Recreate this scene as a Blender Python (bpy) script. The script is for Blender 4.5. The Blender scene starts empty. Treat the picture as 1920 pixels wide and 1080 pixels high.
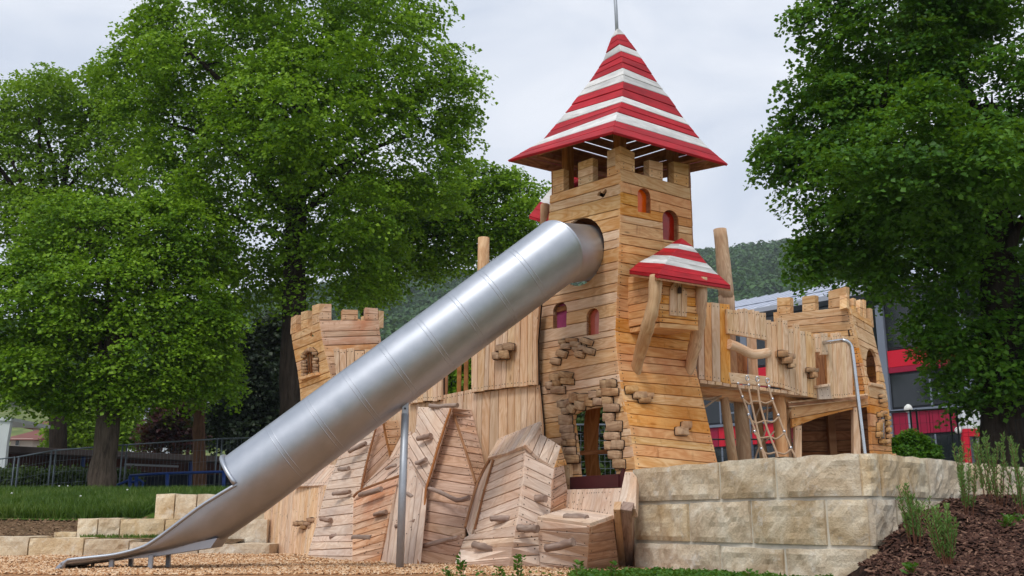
import bpy, math, random
import numpy as np
from mathutils import Vector, noise
random.seed(7); RNG = np.random.default_rng(7)
S = bpy.context.scene; COL = S.collection
# ------------------------------------------------------------------ camera
FPX = 1870.0; TILT = math.atan(435/FPX); CAM = Vector((0, 0, .5))
cd = bpy.data.cameras.new('camera'); cam = bpy.data.objects.new('camera', cd); COL.objects.link(cam)
cd.sensor_width = 36; cd.lens = FPX/1920*36; cd.clip_start = .1; cd.clip_end = 4000
cam.location = CAM; cam.rotation_euler = (math.pi/2+TILT, 0, 0); S.camera = cam
# ------------------------------------------------------------------ sky and sun
SUN_EL, SUN_AZ = math.radians(58), math.radians(205)      # azimuth clockwise from +Y: behind the camera, a little left
w = bpy.data.worlds.new('World'); S.world = w; w.use_nodes = True
nt = w.node_tree; nt.nodes.clear()
out = nt.nodes.new('ShaderNodeOutputWorld'); bg = nt.nodes.new('ShaderNodeBackground')
sky = nt.nodes.new('ShaderNodeTexSky'); sky.sky_type = 'NISHITA'; sky.sun_disc = False
sky.sun_elevation = SUN_EL; sky.sun_rotation = SUN_AZ
sc = nt.nodes.new('ShaderNodeVectorMath'); sc.operation = 'SCALE'; sc.inputs['Scale'].default_value = .1
tc = nt.nodes.new('ShaderNodeTexCoord'); mp = nt.nodes.new('ShaderNodeMapping'); mp.inputs['Scale'].default_value = (1, 1, 2.6)
cn = nt.nodes.new('ShaderNodeTexNoise'); cn.inputs['Scale'].default_value = 3.2; cn.inputs['Detail'].default_value = 5; cn.inputs['Distortion'].default_value = .5
cr = nt.nodes.new('ShaderNodeValToRGB')
cr.color_ramp.elements[0].position = .36; cr.color_ramp.elements[0].color = (.62, .68, .79, 1)
cr.color_ramp.elements[1].position = .62; cr.color_ramp.elements[1].color = (.86, .89, .95, 1)
mx = nt.nodes.new('ShaderNodeMix'); mx.data_type = 'RGBA'; mx.inputs[0].default_value = .93
nt.links.new(tc.outputs['Generated'], mp.inputs['Vector']); nt.links.new(mp.outputs[0], cn.inputs['Vector'])
nt.links.new(cn.outputs['Fac'], cr.inputs['Fac'])
nt.links.new(sky.outputs[0], sc.inputs[0]); nt.links.new(sc.outputs[0], mx.inputs[6]); nt.links.new(cr.outputs[0], mx.inputs[7])
nt.links.new(mx.outputs[2], bg.inputs['Color']); bg.inputs['Strength'].default_value = 1.0
nt.links.new(bg.outputs[0], out.inputs['Surface'])
sl = bpy.data.lights.new('sun', 'SUN'); sl.energy = 1.5; sl.angle = math.radians(14); sl.color = (1, .96, .9)
so = bpy.data.objects.new('sun', sl); COL.objects.link(so)
sd = Vector((math.sin(SUN_AZ)*math.cos(SUN_EL), math.cos(SUN_AZ)*math.cos(SUN_EL), math.sin(SUN_EL)))
so.rotation_euler = sd.to_track_quat('Z', 'Y').to_euler(); so.location = (0, -5, 20)
S.view_settings.view_transform = 'Standard'; S.view_settings.look = 'None'
S.view_settings.exposure = .22; S.view_settings.gamma = 1; S.view_settings.use_curve_mapping = False
# ------------------------------------------------------------------ geometry helpers
CT, ST = math.cos(TILT), math.sin(TILT)
def ray(px, py):
    a = (px-960)/FPX; b = (540-py)/FPX
    return Vector((a, CT-b*ST, ST+b*CT))
def U(px, py, Y):                       # the point seen at a picture position, at distance Y from the camera
    d = ray(px, py); return CAM+d*(Y/d.y)
def G(px, py, z=0.0):                   # ... on level ground of height z
    d = ray(px, py); return CAM+d*((z-CAM.z)/d.z)
def onp(px, py, pl):                    # ... on a plane (point, normal)
    d = ray(px, py); return CAM+d*((pl[0]-CAM).dot(pl[1])/d.dot(pl[1]))
def prj(p):
    v = p-CAM; dz = v.y*CT+v.z*ST
    return 960+FPX*v.x/dz, 540-FPX*(v.z*CT-v.y*ST)/dz
def lerp(a, b, t): return a+(b-a)*t
def interp(tab, x):                     # piecewise linear rows (key, a, b, ...)
    if x <= tab[0][0]: return tab[0][1:]
    for r0, r1 in zip(tab, tab[1:]):
        if x <= r1[0]:
            t = (x-r0[0])/(r1[0]-r0[0]); return tuple(lerp(a, b, t) for a, b in zip(r0[1:], r1[1:]))
    return tab[-1][1:]
ORG = {}
def thing(name, label, cat, loc=(0, 0, 0), group=None):
    o = bpy.data.objects.new(name, None); COL.objects.link(o); o.location = loc; o.empty_display_size = .2
    o['label'] = label; o['category'] = cat
    if group: o['group'] = group
    ORG[o.name] = Vector(loc); return o
def org(o): return ORG.get(o.name, Vector((0, 0, 0)))
def link(name, me, parent=None):
    o = bpy.data.objects.new(name, me); COL.objects.link(o)
    if parent: o.parent = parent; ORG[o.name] = org(parent)
    return o
def tag(o, label=None, cat=None, group=None, kind=None):
    for k, v in (('label', label), ('category', cat), ('group', group), ('kind', kind)):
        if v: o[k] = v
    return o
def mesh(name, V, F, mats, parent=None, uv=None, fm=None, smooth=False):
    off = org(parent) if parent else Vector((0, 0, 0))
    me = bpy.data.meshes.new(name); me.from_pydata([tuple(Vector(v)-off) for v in V], [], F)
    for m in (mats if isinstance(mats, (list, tuple)) else [mats]): me.materials.append(m)
    if fm: me.polygons.foreach_set('material_index', fm)
    if uv:
        L = me.uv_layers.new(name='UVMap')
        for lp in me.loops: L.data[lp.index].uv = uv[lp.vertex_index]
    if smooth: me.polygons.foreach_set('use_smooth', [True]*len(F))
    me.update(); return link(name, me, parent)
def quads_np(name, V, n, mats, parent=None, kind=None, tri=False, smooth=False):
    """V: (n, k, 3) array of faces with k corners each"""
    k = V.shape[1]; off = np.array(org(parent)) if parent else np.zeros(3)
    me = bpy.data.meshes.new(name); n = V.shape[0]
    me.vertices.add(n*k); me.vertices.foreach_set('co', (V.reshape(-1, 3)-off).astype(np.float32).ravel())
    me.loops.add(n*k); me.loops.foreach_set('vertex_index', np.arange(n*k, dtype=np.int32))
    me.polygons.add(n); me.polygons.foreach_set('loop_start', np.arange(0, n*k, k, dtype=np.int32))
    me.polygons.foreach_set('loop_total', np.full(n, k, dtype=np.int32))
    me.materials.append(mats); me.update(calc_edges=True); me.validate()
    o = link(name, me, parent)
    if kind: o['kind'] = kind
    return o
def indexed_np(name, V, F, mat, parent=None, kind=None):
    k = F.shape[1]; n = F.shape[0]; off = np.array(org(parent)) if parent else np.zeros(3)
    me = bpy.data.meshes.new(name)
    me.vertices.add(len(V)); me.vertices.foreach_set('co', (V-off).astype(np.float32).ravel())
    me.loops.add(n*k); me.loops.foreach_set('vertex_index', F.astype(np.int32).ravel())
    me.polygons.add(n); me.polygons.foreach_set('loop_start', np.arange(0, n*k, k, dtype=np.int32))
    me.polygons.foreach_set('loop_total', np.full(n, k, dtype=np.int32))
    me.materials.append(mat); me.update(calc_edges=True)
    o = link(name, me, parent)
    if kind: o['kind'] = kind
    return o
def newell(P):
    n = Vector((0, 0, 0))
    for a, b in zip(P, P[1:]+P[:1]): n += Vector(((a.y-b.y)*(a.z+b.z), (a.z-b.z)*(a.x+b.x), (a.x-b.x)*(a.y+b.y)))
    return n.normalized() if n.length > 1e-12 else Vector((0, 0, 1))
def bool_cut(me, cutters):
    oa = bpy.data.objects.new('tmp', me); COL.objects.link(oa); tmp = [oa]
    for c in cutters:
        oc = bpy.data.objects.new('tmpc', c); COL.objects.link(oc); tmp.append(oc)
        m = oa.modifiers.new('b', 'BOOLEAN'); m.operation = 'DIFFERENCE'; m.object = oc; m.solver = 'EXACT'
    dg = bpy.context.evaluated_depsgraph_get(); r = bpy.data.meshes.new_from_object(oa.evaluated_get(dg))
    for o in tmp: bpy.data.objects.remove(o)
    return r
def cutter(poly, n, d0=-.25, d1=.25):
    N = len(poly); V = [p+n*d0 for p in poly]+[p+n*d1 for p in poly]
    F = [tuple(range(N))[::-1], tuple(range(N, 2*N))]+[(i, (i+1) % N, N+(i+1) % N, N+i) for i in range(N)]
    if newell(list(poly)).dot(n) < 0: F = [f[::-1] for f in F]
    me = bpy.data.meshes.new('cut'); me.from_pydata([tuple(v) for v in V], [], F); return me
def plank(parent, poly, axis, n, mat, thick=.035, name='plank', bev=.004, nails=True, cuts=None, proud=.006, nail=None):
    """one bevelled board with its own outline; poly is its outer face"""
    poly = [Vector(p) for p in poly]
    if newell(poly).dot(n) < 0: poly.reverse()
    n = newell(poly); N = len(poly); c = sum(poly, Vector())/N
    axis = (axis-n*axis.dot(n)).normalized(); ev = n.cross(axis)
    sh = n*random.uniform(0, proud); poly = [p+sh for p in poly]
    ins = []
    for i in range(N):
        e0 = (poly[i]-poly[i-1]).normalized(); e1 = (poly[(i+1) % N]-poly[i]).normalized()
        m0, m1 = n.cross(e0), n.cross(e1); k = max(.35, 1+m0.dot(m1)); ins.append(poly[i]+(m0+m1)/k*bev)
    V = ins+[p-n*bev for p in poly]+[p-n*thick for p in poly]
    F = [tuple(range(N))]
    for i in range(N):
        j = (i+1) % N
        F += [(N+i, N+j, j, i), (2*N+i, 2*N+j, N+j, N+i)]
    F.append(tuple(range(2*N, 3*N))[::-1])
    ru, rv = random.uniform(0, 60), random.uniform(0, 60)
    uv = [((p-c).dot(axis)+ru, (p-c).dot(ev)+rv+(p-c).dot(n)) for p in V]
    used = [cc for cc in (cuts or []) if overlap(poly, cc[0])]
    off = org(parent); me = bpy.data.meshes.new(name)
    nv, nf = [], []
    if nails:
        vs = [(p-c).dot(ev) for p in poly]; h = (max(vs)-min(vs)); mid = (max(vs)+min(vs))/2
        for vv in ((mid-.24*h, mid+.24*h) if h > .07 else (mid,)):
            us = []
            for a, b in zip(poly, poly[1:]+poly[:1]):
                va, vb = (a-c).dot(ev), (b-c).dot(ev)
                if (va-vv)*(vb-vv) < 0: us.append(lerp((a-c).dot(axis), (b-c).dot(axis), (vv-va)/(vb-va)))
            if len(us) < 2 or max(us)-min(us) < .12: continue
            for uu in (min(us)+.045, max(us)-.045):
                p0 = c+sh+axis*uu+ev*vv; b = len(nv)
                for k in range(6): nv.append(p0+n*.0012+(axis*math.cos(k*1.047)+ev*math.sin(k*1.047))*.0075)
                nf.append(tuple(range(b, b+6)))
    if used:
        m0 = bpy.data.meshes.new('t'); m0.from_pydata([tuple(v) for v in V], [], F)
        L = m0.uv_layers.new(name='UVMap')
        for lp in m0.loops: L.data[lp.index].uv = uv[lp.vertex_index]
        r = bool_cut(m0, [cutter(q, nn) for q, nn in used])
        if len(r.polygons) == 0: return None
        lab = list(range(len(r.vertices)))
        def find(i):
            while lab[i] != i: lab[i] = lab[lab[i]]; i = lab[i]
            return i
        for e_ in r.edges: lab[find(e_.vertices[0])] = find(e_.vertices[1])
        last = None
        for root in sorted({find(i) for i in range(len(lab))}):          # a board cut in two is two boards
            ids = [i for i in range(len(lab)) if find(i) == root]; mp_ = {i: k for k, i in enumerate(ids)}
            if len(ids) < 6: continue
            pf_ = [p for p in r.polygons if p.vertices[0] in mp_]
            m1 = bpy.data.meshes.new(name); m1.from_pydata([tuple(r.vertices[i].co-off) for i in ids], [], [tuple(mp_[i] for i in p.vertices) for p in pf_])
            m1.materials.append(mat); m1.materials.append(nail or M['nail']); L = m1.uv_layers.new(name='UVMap'); k = 0
            for p in pf_:
                for li in p.loop_indices: L.data[k].uv = r.uv_layers[0].data[li].uv; k += 1
            m1.update(); last = link(name, m1, parent)
        return last
    else:
        V2, F2, luv = V, F, None
    b = len(V2)
    me.from_pydata([tuple(v-off) for v in V2]+[tuple(v-off) for v in nv], [], F2+[tuple(i+b for i in f) for f in nf])
    me.materials.append(mat); me.materials.append(nail or M['nail'])
    me.polygons.foreach_set('material_index', [0]*len(F2)+[1]*len(nf))
    L = me.uv_layers.new(name='UVMap')
    if luv:
        for i, q in enumerate(luv): L.data[i].uv = q
    else:
        for lp in me.loops: L.data[lp.index].uv = uv[lp.vertex_index] if lp.vertex_index < len(uv) else (0, 0)
    me.update(); return link(name, me, parent)
def overlap(P, Q):
    a = [prj(p) for p in P]; b = [prj(q) for q in Q]
    for k in (0, 1):
        if max(p[k] for p in a) < min(q[k] for q in b) or max(q[k] for q in b) < min(p[k] for p in a): return False
    return True
def clip2(P, a, b, c):                  # keep a*u+b*v >= c
    R = []
    for p, q in zip(P, P[1:]+P[:1]):
        dp, dq = a*p[0]+b*p[1]-c, a*q[0]+b*q[1]-c
        if dp >= 0: R.append(p)
        if (dp >= 0) != (dq >= 0):
            t = dp/(dp-dq); R.append((lerp(p[0], q[0], t), lerp(p[1], q[1], t)))
    return R
def area2(P): return abs(sum(p[0]*q[1]-q[0]*p[1] for p, q in zip(P, P[1:]+P[:1])))/2
def facet(parent, pts, d, width, mat, thick=.035, name='plank', nails=True, cuts=None, skew=.02, gap=.0035, proud=.006,
          jag=None, back=True, fan=0.0, nail=None):
    """a flat boarded panel. pts: 3D outline; d: two picture points giving the run of the boards"""
    pts = [Vector(p) for p in pts]; n = newell(pts); c = sum(pts, Vector())/len(pts)
    if n.dot(CAM-c) < 0: n = -n
    pl = (c, n); true = pts; pts = [onp(*prj(p), pl) for p in pts]
    eu = (onp(d[2], d[3], pl)-onp(d[0], d[1], pl)).normalized(); ev = n.cross(eu)
    P = [((p-c).dot(eu), (p-c).dot(ev)) for p in pts]
    dsp = [t-p for t, p in zip(true, pts)]; warp = max(d_.length for d_ in dsp) > .002
    def lift(q):
        p = c+eu*q[0]+ev*q[1]
        if warp:
            for w_, d_ in zip(mvc(P, q), dsp): p = p+d_*w_
        return p
    v0, v1 = min(p[1] for p in P), max(p[1] for p in P); k = max(1, round((v1-v0)/width))
    ws = [random.uniform(.72, 1.3) for _ in range(k)]; s = sum(ws); edges = [v0]
    for x in ws: edges.append(edges[-1]+x/s*(v1-v0))
    sk = [0]+[random.uniform(-skew, skew)+fan*(i/k-.5) for i in range(1, k)]+[0]
    made = []
    for i in range(k):
        Q = P
        if i > 0: Q = clip2(Q, -sk[i], 1, edges[i]+gap)
        if i < k-1 and Q: Q = clip2(Q, sk[i+1], -1, -(edges[i+1]-gap))
        if len(Q) < 3 or area2(Q) < 6e-4: continue
        R = [q for j, q in enumerate(Q) if math.hypot(q[0]-Q[j-1][0], q[1]-Q[j-1][1]) > .004]
        if len(R) < 3: continue
        if jag:                          # uneven board ends
            lo, hi = min(q[0] for q in R), max(q[0] for q in R); j0, j1 = random.uniform(-jag[0], jag[0]), random.uniform(-jag[1], jag[1])
            R = [(q[0]+(j0 if q[0] < (lo+hi)/2 else j1), q[1]) for q in R]
        made.append(plank(parent, [lift(q) for q in R], eu, n, mat, thick, name, nails=nails, cuts=cuts, proud=proud, nail=nail))
    if back and not cuts and not warp:
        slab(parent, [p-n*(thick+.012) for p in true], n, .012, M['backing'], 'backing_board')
    return made
def mvc(P, q):
    N = len(P); V = [(p[0]-q[0], p[1]-q[1]) for p in P]; r = [math.hypot(*v) for v in V]
    for i in range(N):
        if r[i] < 1e-5: return [1.0 if j == i else 0.0 for j in range(N)]
    t = []
    for i in range(N):
        j = (i+1) % N; cr_ = V[i][0]*V[j][1]-V[i][1]*V[j][0]; dt = V[i][0]*V[j][0]+V[i][1]*V[j][1]
        if abs(cr_) < 1e-6*(r[i]*r[j]+1e-9)+1e-8 and dt < 0:
            f = r[i]/(r[i]+r[j]); return [1-f if k == i else f if k == j else 0.0 for k in range(N)]
        t.append(math.tan(math.atan2(cr_, dt)/2))
    w_ = [(t[i-1]+t[i])/r[i] for i in range(N)]; s_ = sum(w_)
    return [x/s_ for x in w_] if abs(s_) > 1e-9 else [1/N]*N
def slab(parent, pts, n, thick, mat, name='panel', uvs=True):
    pts = [Vector(p) for p in pts]
    if newell(pts).dot(n) < 0: pts.reverse()
    N = len(pts); V = pts+[p-n*thick for p in pts]
    F = [tuple(range(N)), tuple(range(N, 2*N))[::-1]]+[(N+i, N+(i+1) % N, (i+1) % N, i) for i in range(N)]
    e = (pts[1]-pts[0]).normalized(); f = n.cross(e); r = random.uniform(0, 40)
    return mesh(name, V, F, mat, parent, uv=[(p.dot(e)+r, p.dot(f)+p.dot(n)+r) for p in V])
def box(parent, c, ex, ey, ez, mat, name, bev=.006):
    """bevelled box from a centre and three half-axis vectors"""
    c, ex, ey, ez = Vector(c), Vector(ex), Vector(ey), Vector(ez)
    V, F = [], []; L = [ex.length, ey.length, ez.length]; fb = [max(0., 1-bev/max(l, 1e-6)) for l in L]
    idx = {}
    for sx in (-1, 1):
        for sy in (-1, 1):
            for sz in (-1, 1):
                for a in range(3):
                    f = [fb[0], fb[1], fb[2]]; f[a] = 1
                    idx[(sx, sy, sz, a)] = len(V); V.append(c+ex*sx*f[0]+ey*sy*f[1]+ez*sz*f[2])
    def q(ids):
        P = [V[i] for i in ids]; nn = newell(P); m = sum(P, Vector())/len(P)
        F.append(tuple(ids) if nn.dot(m-c) > 0 else tuple(ids[::-1]))
    for a in range(3):
        b, d = (a+1) % 3, (a+2) % 3
        for s in (-1, 1):
            r = []
            for (u, v) in ((-1, -1), (1, -1), (1, 1), (-1, 1)):
                k = [0, 0, 0]; k[a] = s; k[b] = u; k[d] = v; r.append(idx[(*k, a)])
            q(r)
            for t in (-1, 1):            # edge bevels between faces a and b
                r = []
                for (aa, v) in ((a, -1), (b, -1), (b, 1), (a, 1)):
                    k = [0, 0, 0]; k[a] = s; k[b] = t; k[d] = v; r.append(idx[(*k, aa)])
                q(r)
    for sx in (-1, 1):
        for sy in (-1, 1):
            for sz in (-1, 1): q([idx[(sx, sy, sz, a)] for a in range(3)])
    lg = max(((ex, L[0]), (ey, L[1]), (ez, L[2])), key=lambda t: t[1])[0].normalized()
    o1 = lg.orthogonal().normalized(); o2 = lg.cross(o1); r = random.uniform(0, 40)
    return mesh(name, V, F, mat, parent, uv=[((v-c).dot(lg)+r, (v-c).dot(o1)+(v-c).dot(o2)+r) for v in V])
def tube(parent, pts, rad, mat, name, seg=10, caps=True, bump=0.0, sub=1, smooth=True, flat=None):
    """tapered tube through points; rad a number or a list; bump makes it gnarled; flat squashes it along a vector"""
    pts = [Vector(p) for p in pts]
    rad = list(rad) if isinstance(rad, (list, tuple)) else [rad]*len(pts)
    if sub > 1 and len(pts) > 2:
        q, r = [], []
        for i in range(len(pts)-1):
            p0, p1, p2, p3 = pts[max(i-1, 0)], pts[i], pts[i+1], pts[min(i+2, len(pts)-1)]
            for k in range(sub):
                t = k/sub; q.append(.5*((2*p1)+(p2-p0)*t+(2*p0-5*p1+4*p2-p3)*t*t+(3*p1-p0-3*p2+p3)*t**3)); r.append(lerp(rad[i], rad[i+1], t))
        q.append(pts[-1]); r.append(rad[-1]); pts, rad = q, r
    V, F, uv = [], [], []; d = (pts[1]-pts[0]).normalized(); a = d.orthogonal().normalized(); s = 0; ro = random.uniform(0, 50)
    for i, p in enumerate(pts):
        t = (pts[min(i+1, len(pts)-1)]-pts[max(i-1, 0)]).normalized()
        a = (a-t*a.dot(t)).normalized(); b = t.cross(a)
        if i: s += (p-pts[i-1]).length
        for k in range(seg):
            an = 2*math.pi*k/seg; o = a*math.cos(an)+b*math.sin(an); rr = rad[i]
            if bump: rr *= 1+bump*noise.noise((p+o*rad[i])*2.2/max(rad[i], .03)*.25+Vector((ro, 0, 0)))
            if flat is not None: o = o-flat*o.dot(flat)*.4
            V.append(p+o*rr); uv.append((s+ro, k/seg*2*math.pi*rad[i]+ro))
    for i in range(len(pts)-1):
        for k in range(seg):
            j = (k+1) % seg; F.append((i*seg+k, i*seg+j, (i+1)*seg+j, (i+1)*seg+k))
    if caps: F += [tuple(range(seg))[::-1], tuple(range(len(V)-seg, len(V)))]
    o = mesh(name, V, F, mat, parent, uv=uv)
    if smooth:
        o.data.polygons.foreach_set('use_smooth', [len(f) == 4 for f in F])
    return o
def pebble(parent, c, ex, ey, ez, mat, name='carved_stone', e=.2, nu=12, nv=6, skirt=None):
    """rounded, hand-carved block"""
    V, F = [], []; sg = lambda x: math.copysign(abs(x)**e, x); r0 = random.uniform(0, 99)
    for j in range(1, nv):
        ph = -math.pi/2+math.pi*j/nv
        for i in range(nu):
            th = 2*math.pi*i/nu
            p = Vector((sg(math.cos(ph))*sg(math.cos(th)), sg(math.cos(ph))*sg(math.sin(th)), sg(math.sin(ph))))
            p *= 1+.16*noise.noise(p*1.3+Vector((r0, 0, 0)))
            V.append(c+ex*p.x+ey*p.y+ez*p.z)
    for j in range(nv-2):
        for i in range(nu):
            k = (i+1) % nu; F.append((j*nu+i, j*nu+k, (j+1)*nu+k, (j+1)*nu+i))
    F += [tuple(range(nu))[::-1], tuple(range((nv-2)*nu, (nv-1)*nu))]
    r = random.uniform(0, 50); fm = [0]*len(F)
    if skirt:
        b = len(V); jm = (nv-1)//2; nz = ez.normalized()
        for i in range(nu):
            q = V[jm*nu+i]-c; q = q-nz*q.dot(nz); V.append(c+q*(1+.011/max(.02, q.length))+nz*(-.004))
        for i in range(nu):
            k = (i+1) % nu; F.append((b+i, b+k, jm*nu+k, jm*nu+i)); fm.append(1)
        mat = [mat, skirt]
    return mesh(name, V, F, mat, parent, fm=fm, uv=[((v-c).dot(ex.normalized())+r, (v-c).dot(ey.normalized())+r) for v in V], smooth=True)
def stones(parent, rows, ox, oy, sc, pl, mat, depth=.036):
    for r in rows:
        cx, cy, ww, hh = r[:4]; an = math.radians(r[4] if len(r) > 4 else 0)
        px, py = ox+cx/sc, oy+cy/sc; c = onp(px, py, pl); n = pl[1] if pl[1].dot(CAM-c) > 0 else -pl[1]
        dx = (onp(px+1, py, pl)-c); dy = (onp(px, py-1, pl)-c)
        ex = (dx*math.cos(an)-dy*math.sin(an))*(ww/sc/2*1.02); ey = (dy*math.cos(an)+dx*math.sin(an))*(hh/sc/2*1.02)
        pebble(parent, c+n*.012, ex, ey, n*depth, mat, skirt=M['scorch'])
def rough_block(parent, A, B, z0, z1, back, mat, name='stone_block', amp=.022, cell=.09, top=0.0, path=None):
    """quarried stone: front face from A to B (plan points), z0..z1, running back by the vector back"""
    A, B = Vector((A[0], A[1], 0)), Vector((B[0], B[1], 0)); n = -back.normalized(); L = (B-A).length; H = z1-z0
    nx, nz = max(3, int(L/cell)), max(3, int(H/cell)); nb = 3; V, F = [], []; e = .012; ro = Vector((random.uniform(0, 90), 0, 0))
    tl = random.uniform(-.012, .012)
    def pt(u, v, d):
        p = (path(u) if path else A.lerp(B, u))+Vector((0, 0, z0+H*v)); ed = min(u*L, (1-u)*L, v*H, (1-v)*H)
        if d == 0:
            k = -e*max(0, 1-ed/.03)**2
            q = noise.fractal(p*4.5+ro, .9, 2.1, 4)*amp+(noise.turbulence(p*9+ro, 3, True)-.6)*amp*.7
            p = p+n*(k+q*(1 if ed > .01 else .6)+amp*.3)
        else: p = p+back*d+Vector((0, 0, noise.noise(p*3+ro)*.008))
        if v == 1: p = p+Vector((0, 0, tl*(u-.5)+noise.noise(Vector((p.x*6, p.y*6, 0))+ro)*.012+top*(1-d)))
        return p
    for j in range(nz+1):
        for i in range(nx+1): V.append(pt(i/nx, j/nz, 0))
    w = nx+1
    for j in range(nz):
        for i in range(nx): F.append((j*w+i, j*w+i+1, (j+1)*w+i+1, (j+1)*w+i))
    nfront = len(F)
    b = len(V)
    for d in range(1, nb+1):
        for i in range(nx+1): V.append(pt(i/nx, 1, d/nb))
    for d in range(nb):
        r0 = (nz*w) if d == 0 else b+(d-1)*w; r1 = b+d*w
        for i in range(nx): F.append((r0+i, r0+i+1, r1+i+1, r1+i))
    for s in (0, 1):                     # ends
        b2 = len(V)
        for j in range(nz+1): V.append(pt(s, j/nz, 1))
        for j in range(nz):
            q = (j*w+s*nx, (j+1)*w+s*nx, b2+j+1, b2+j); F.append(q if s else q[::-1])
    o = mesh(name, V, F, mat, parent, smooth=False)
    return o
# ------------------------------------------------------------------ materials
M = {}
def sr(r, g, b): return tuple((c/255/12.92 if c/255 <= .04045 else ((c/255+.055)/1.055)**2.4) for c in (r, g, b))+(1,)
class NT:
    def __init__(s, name):
        s.m = bpy.data.materials.new(name); s.m.use_nodes = True; s.t = s.m.node_tree; s.t.nodes.clear()
        s.out = s.n('ShaderNodeOutputMaterial'); M[name] = s.m
    def n(s, ty, ins=None, **kw):
        x = s.t.nodes.new(ty)
        for k, v in kw.items(): setattr(x, k, v)
        for k, v in (ins or {}).items():
            if isinstance(v, bpy.types.NodeSocket): s.t.links.new(v, x.inputs[k])
            else: x.inputs[k].default_value = v
        return x
    def noise(s, vec, scale, detail=3, rough=.5, dist=0): return s.n('ShaderNodeTexNoise', {'Vector': vec, 'Scale': scale, 'Detail': detail, 'Roughness': rough, 'Distortion': dist}).outputs['Fac']
    def map(s, vec, scale, loc=(0, 0, 0)): return s.n('ShaderNodeMapping', {'Vector': vec, 'Scale': scale, 'Location': loc}).outputs[0]
    def ramp(s, fac, *st):
        r = s.n('ShaderNodeValToRGB', {'Fac': fac}); e = r.color_ramp.elements
        while len(e) < len(st): e.new(.5)
        for x, (p, c) in zip(e, st): x.position = p; x.color = c if len(c) == 4 else (*c, 1)
        return r.outputs[0]
    def rng(s, v, a, b, c=0, d=1): return s.n('ShaderNodeMapRange', {0: v, 1: a, 2: b, 3: c, 4: d}).outputs[0]
    def mix(s, f, a, b, mode='MIX'):
        x = s.n('ShaderNodeMix', data_type='RGBA', blend_type=mode); s.set(x.inputs[0], f); s.set(x.inputs[6], a); s.set(x.inputs[7], b); return x.outputs[2]
    def math(s, op, a, b=0.0):
        x = s.n('ShaderNodeMath', operation=op); s.set(x.inputs[0], a); s.set(x.inputs[1], b); return x.outputs[0]
    def set(s, sock, v):
        if isinstance(v, bpy.types.NodeSocket): s.t.links.new(v, sock)
        else: sock.default_value = v
    def bsdf(s, col, rough=.7, metal=0.0, bump=None, bstr=.2, spec=.3, bdist=.01, **kw):
        x = s.n('ShaderNodeBsdfPrincipled'); s.set(x.inputs['Base Color'], col); s.set(x.inputs['Roughness'], rough)
        s.set(x.inputs['Metallic'], metal); s.set(x.inputs['Specular IOR Level'], spec)
        for k, v in kw.items(): s.set(x.inputs[k.replace('_', ' ')], v)
        if bump is not None:
            b = s.n('ShaderNodeBump', {'Height': bump, 'Strength': bstr, 'Distance': bdist}); s.t.links.new(b.outputs[0], x.inputs['Normal'])
        s.t.links.new(x.outputs[0], s.out.inputs['Surface']); return x
def V4(s, f): return tuple(c*f for c in s[:3])+(1,)
def wood(name, light, dark, stain=None, samt=.0, sscale=1.1, grey=0.0, knots=True, rough=.78, var=.115):
    """sawn timber: grain along the board, knots, board-to-board variation, tannin stains"""
    s = NT(name); uv = s.n('ShaderNodeUVMap', uv_map='UVMap').outputs[0]
    oi = s.n('ShaderNodeObjectInfo').outputs['Random']; pos = s.n('ShaderNodeNewGeometry').outputs['Position']
    wav = s.noise(s.map(uv, (.9, 5, 1)), 1.6, 2, .5, .6)
    rings = s.math('FRACT', s.math('MULTIPLY', wav, 7.0))
    rings = s.rng(s.math('ABSOLUTE', s.math('SUBTRACT', rings, .5)), 0, .5)
    fine = s.noise(s.map(uv, (4, 130, 1)), 1.0, 3, .6)
    g = s.math('ADD', s.math('MULTIPLY', rings, .45), s.math('MULTIPLY', fine, .55))
    col = s.mix(s.rng(g, .22, .72), light, dark)
    col = s.mix(s.rng(s.noise(s.map(uv, (1.2, 6, 1)), 1.3, 3), .5, .75, 0, .45), col, V4(dark, .78))
    if knots:
        v = s.n('ShaderNodeTexVoronoi', {'Vector': s.map(uv, (2.1, 7.5, 1)), 'Scale': 1.0})
        k = s.math('MULTIPLY', s.rng(v.outputs['Distance'], .05, .13, 1, 0), s.math('GREATER_THAN', s.n('ShaderNodeSeparateColor', {0: v.outputs['Color']}).outputs[0], .72))
        col = s.mix(s.math('MULTIPLY', k, .75), col, V4(dark, .35))
    if grey: col = s.mix(s.rng(s.noise(pos, 1.3, 4), .35, .75, 0, grey), col, sr(178, 165, 158))
    if stain and samt:
        a = s.noise(s.map(pos, (1, 1, .7)), sscale, 5, .62, .4)
        col = s.mix(s.rng(a, .46, .68, 0, samt), col, stain)
        b = s.noise(s.map(pos, (3, 3, .9), (3, 7, 1)), sscale*2.4, 4, .65)
        col = s.mix(s.rng(b, .60, .70, 0, samt*.8), col, V4(stain, .62))
    hs = s.n('ShaderNodeHueSaturation', {'Color': col, 'Hue': s.rng(oi, 0, 1, .496, .504), 'Saturation': s.rng(s.math('FRACT', s.math('MULTIPLY', oi, 17.3)), 0, 1, .88, 1.1),
             'Value': s.rng(s.math('FRACT', s.math('MULTIPLY', oi, 7.7)), 0, 1, 1-var, 1+var*.75)})
    s.bsdf(hs.outputs[0], rough, bump=g, bstr=.22, spec=.22, bdist=.004)
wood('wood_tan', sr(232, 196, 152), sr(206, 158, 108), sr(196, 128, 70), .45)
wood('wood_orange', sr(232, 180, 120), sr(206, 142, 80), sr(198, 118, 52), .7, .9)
wood('wood_pale', sr(240, 217, 196), sr(217, 188, 164), sr(190, 128, 80), .3, 1.0, grey=.45)
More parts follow.
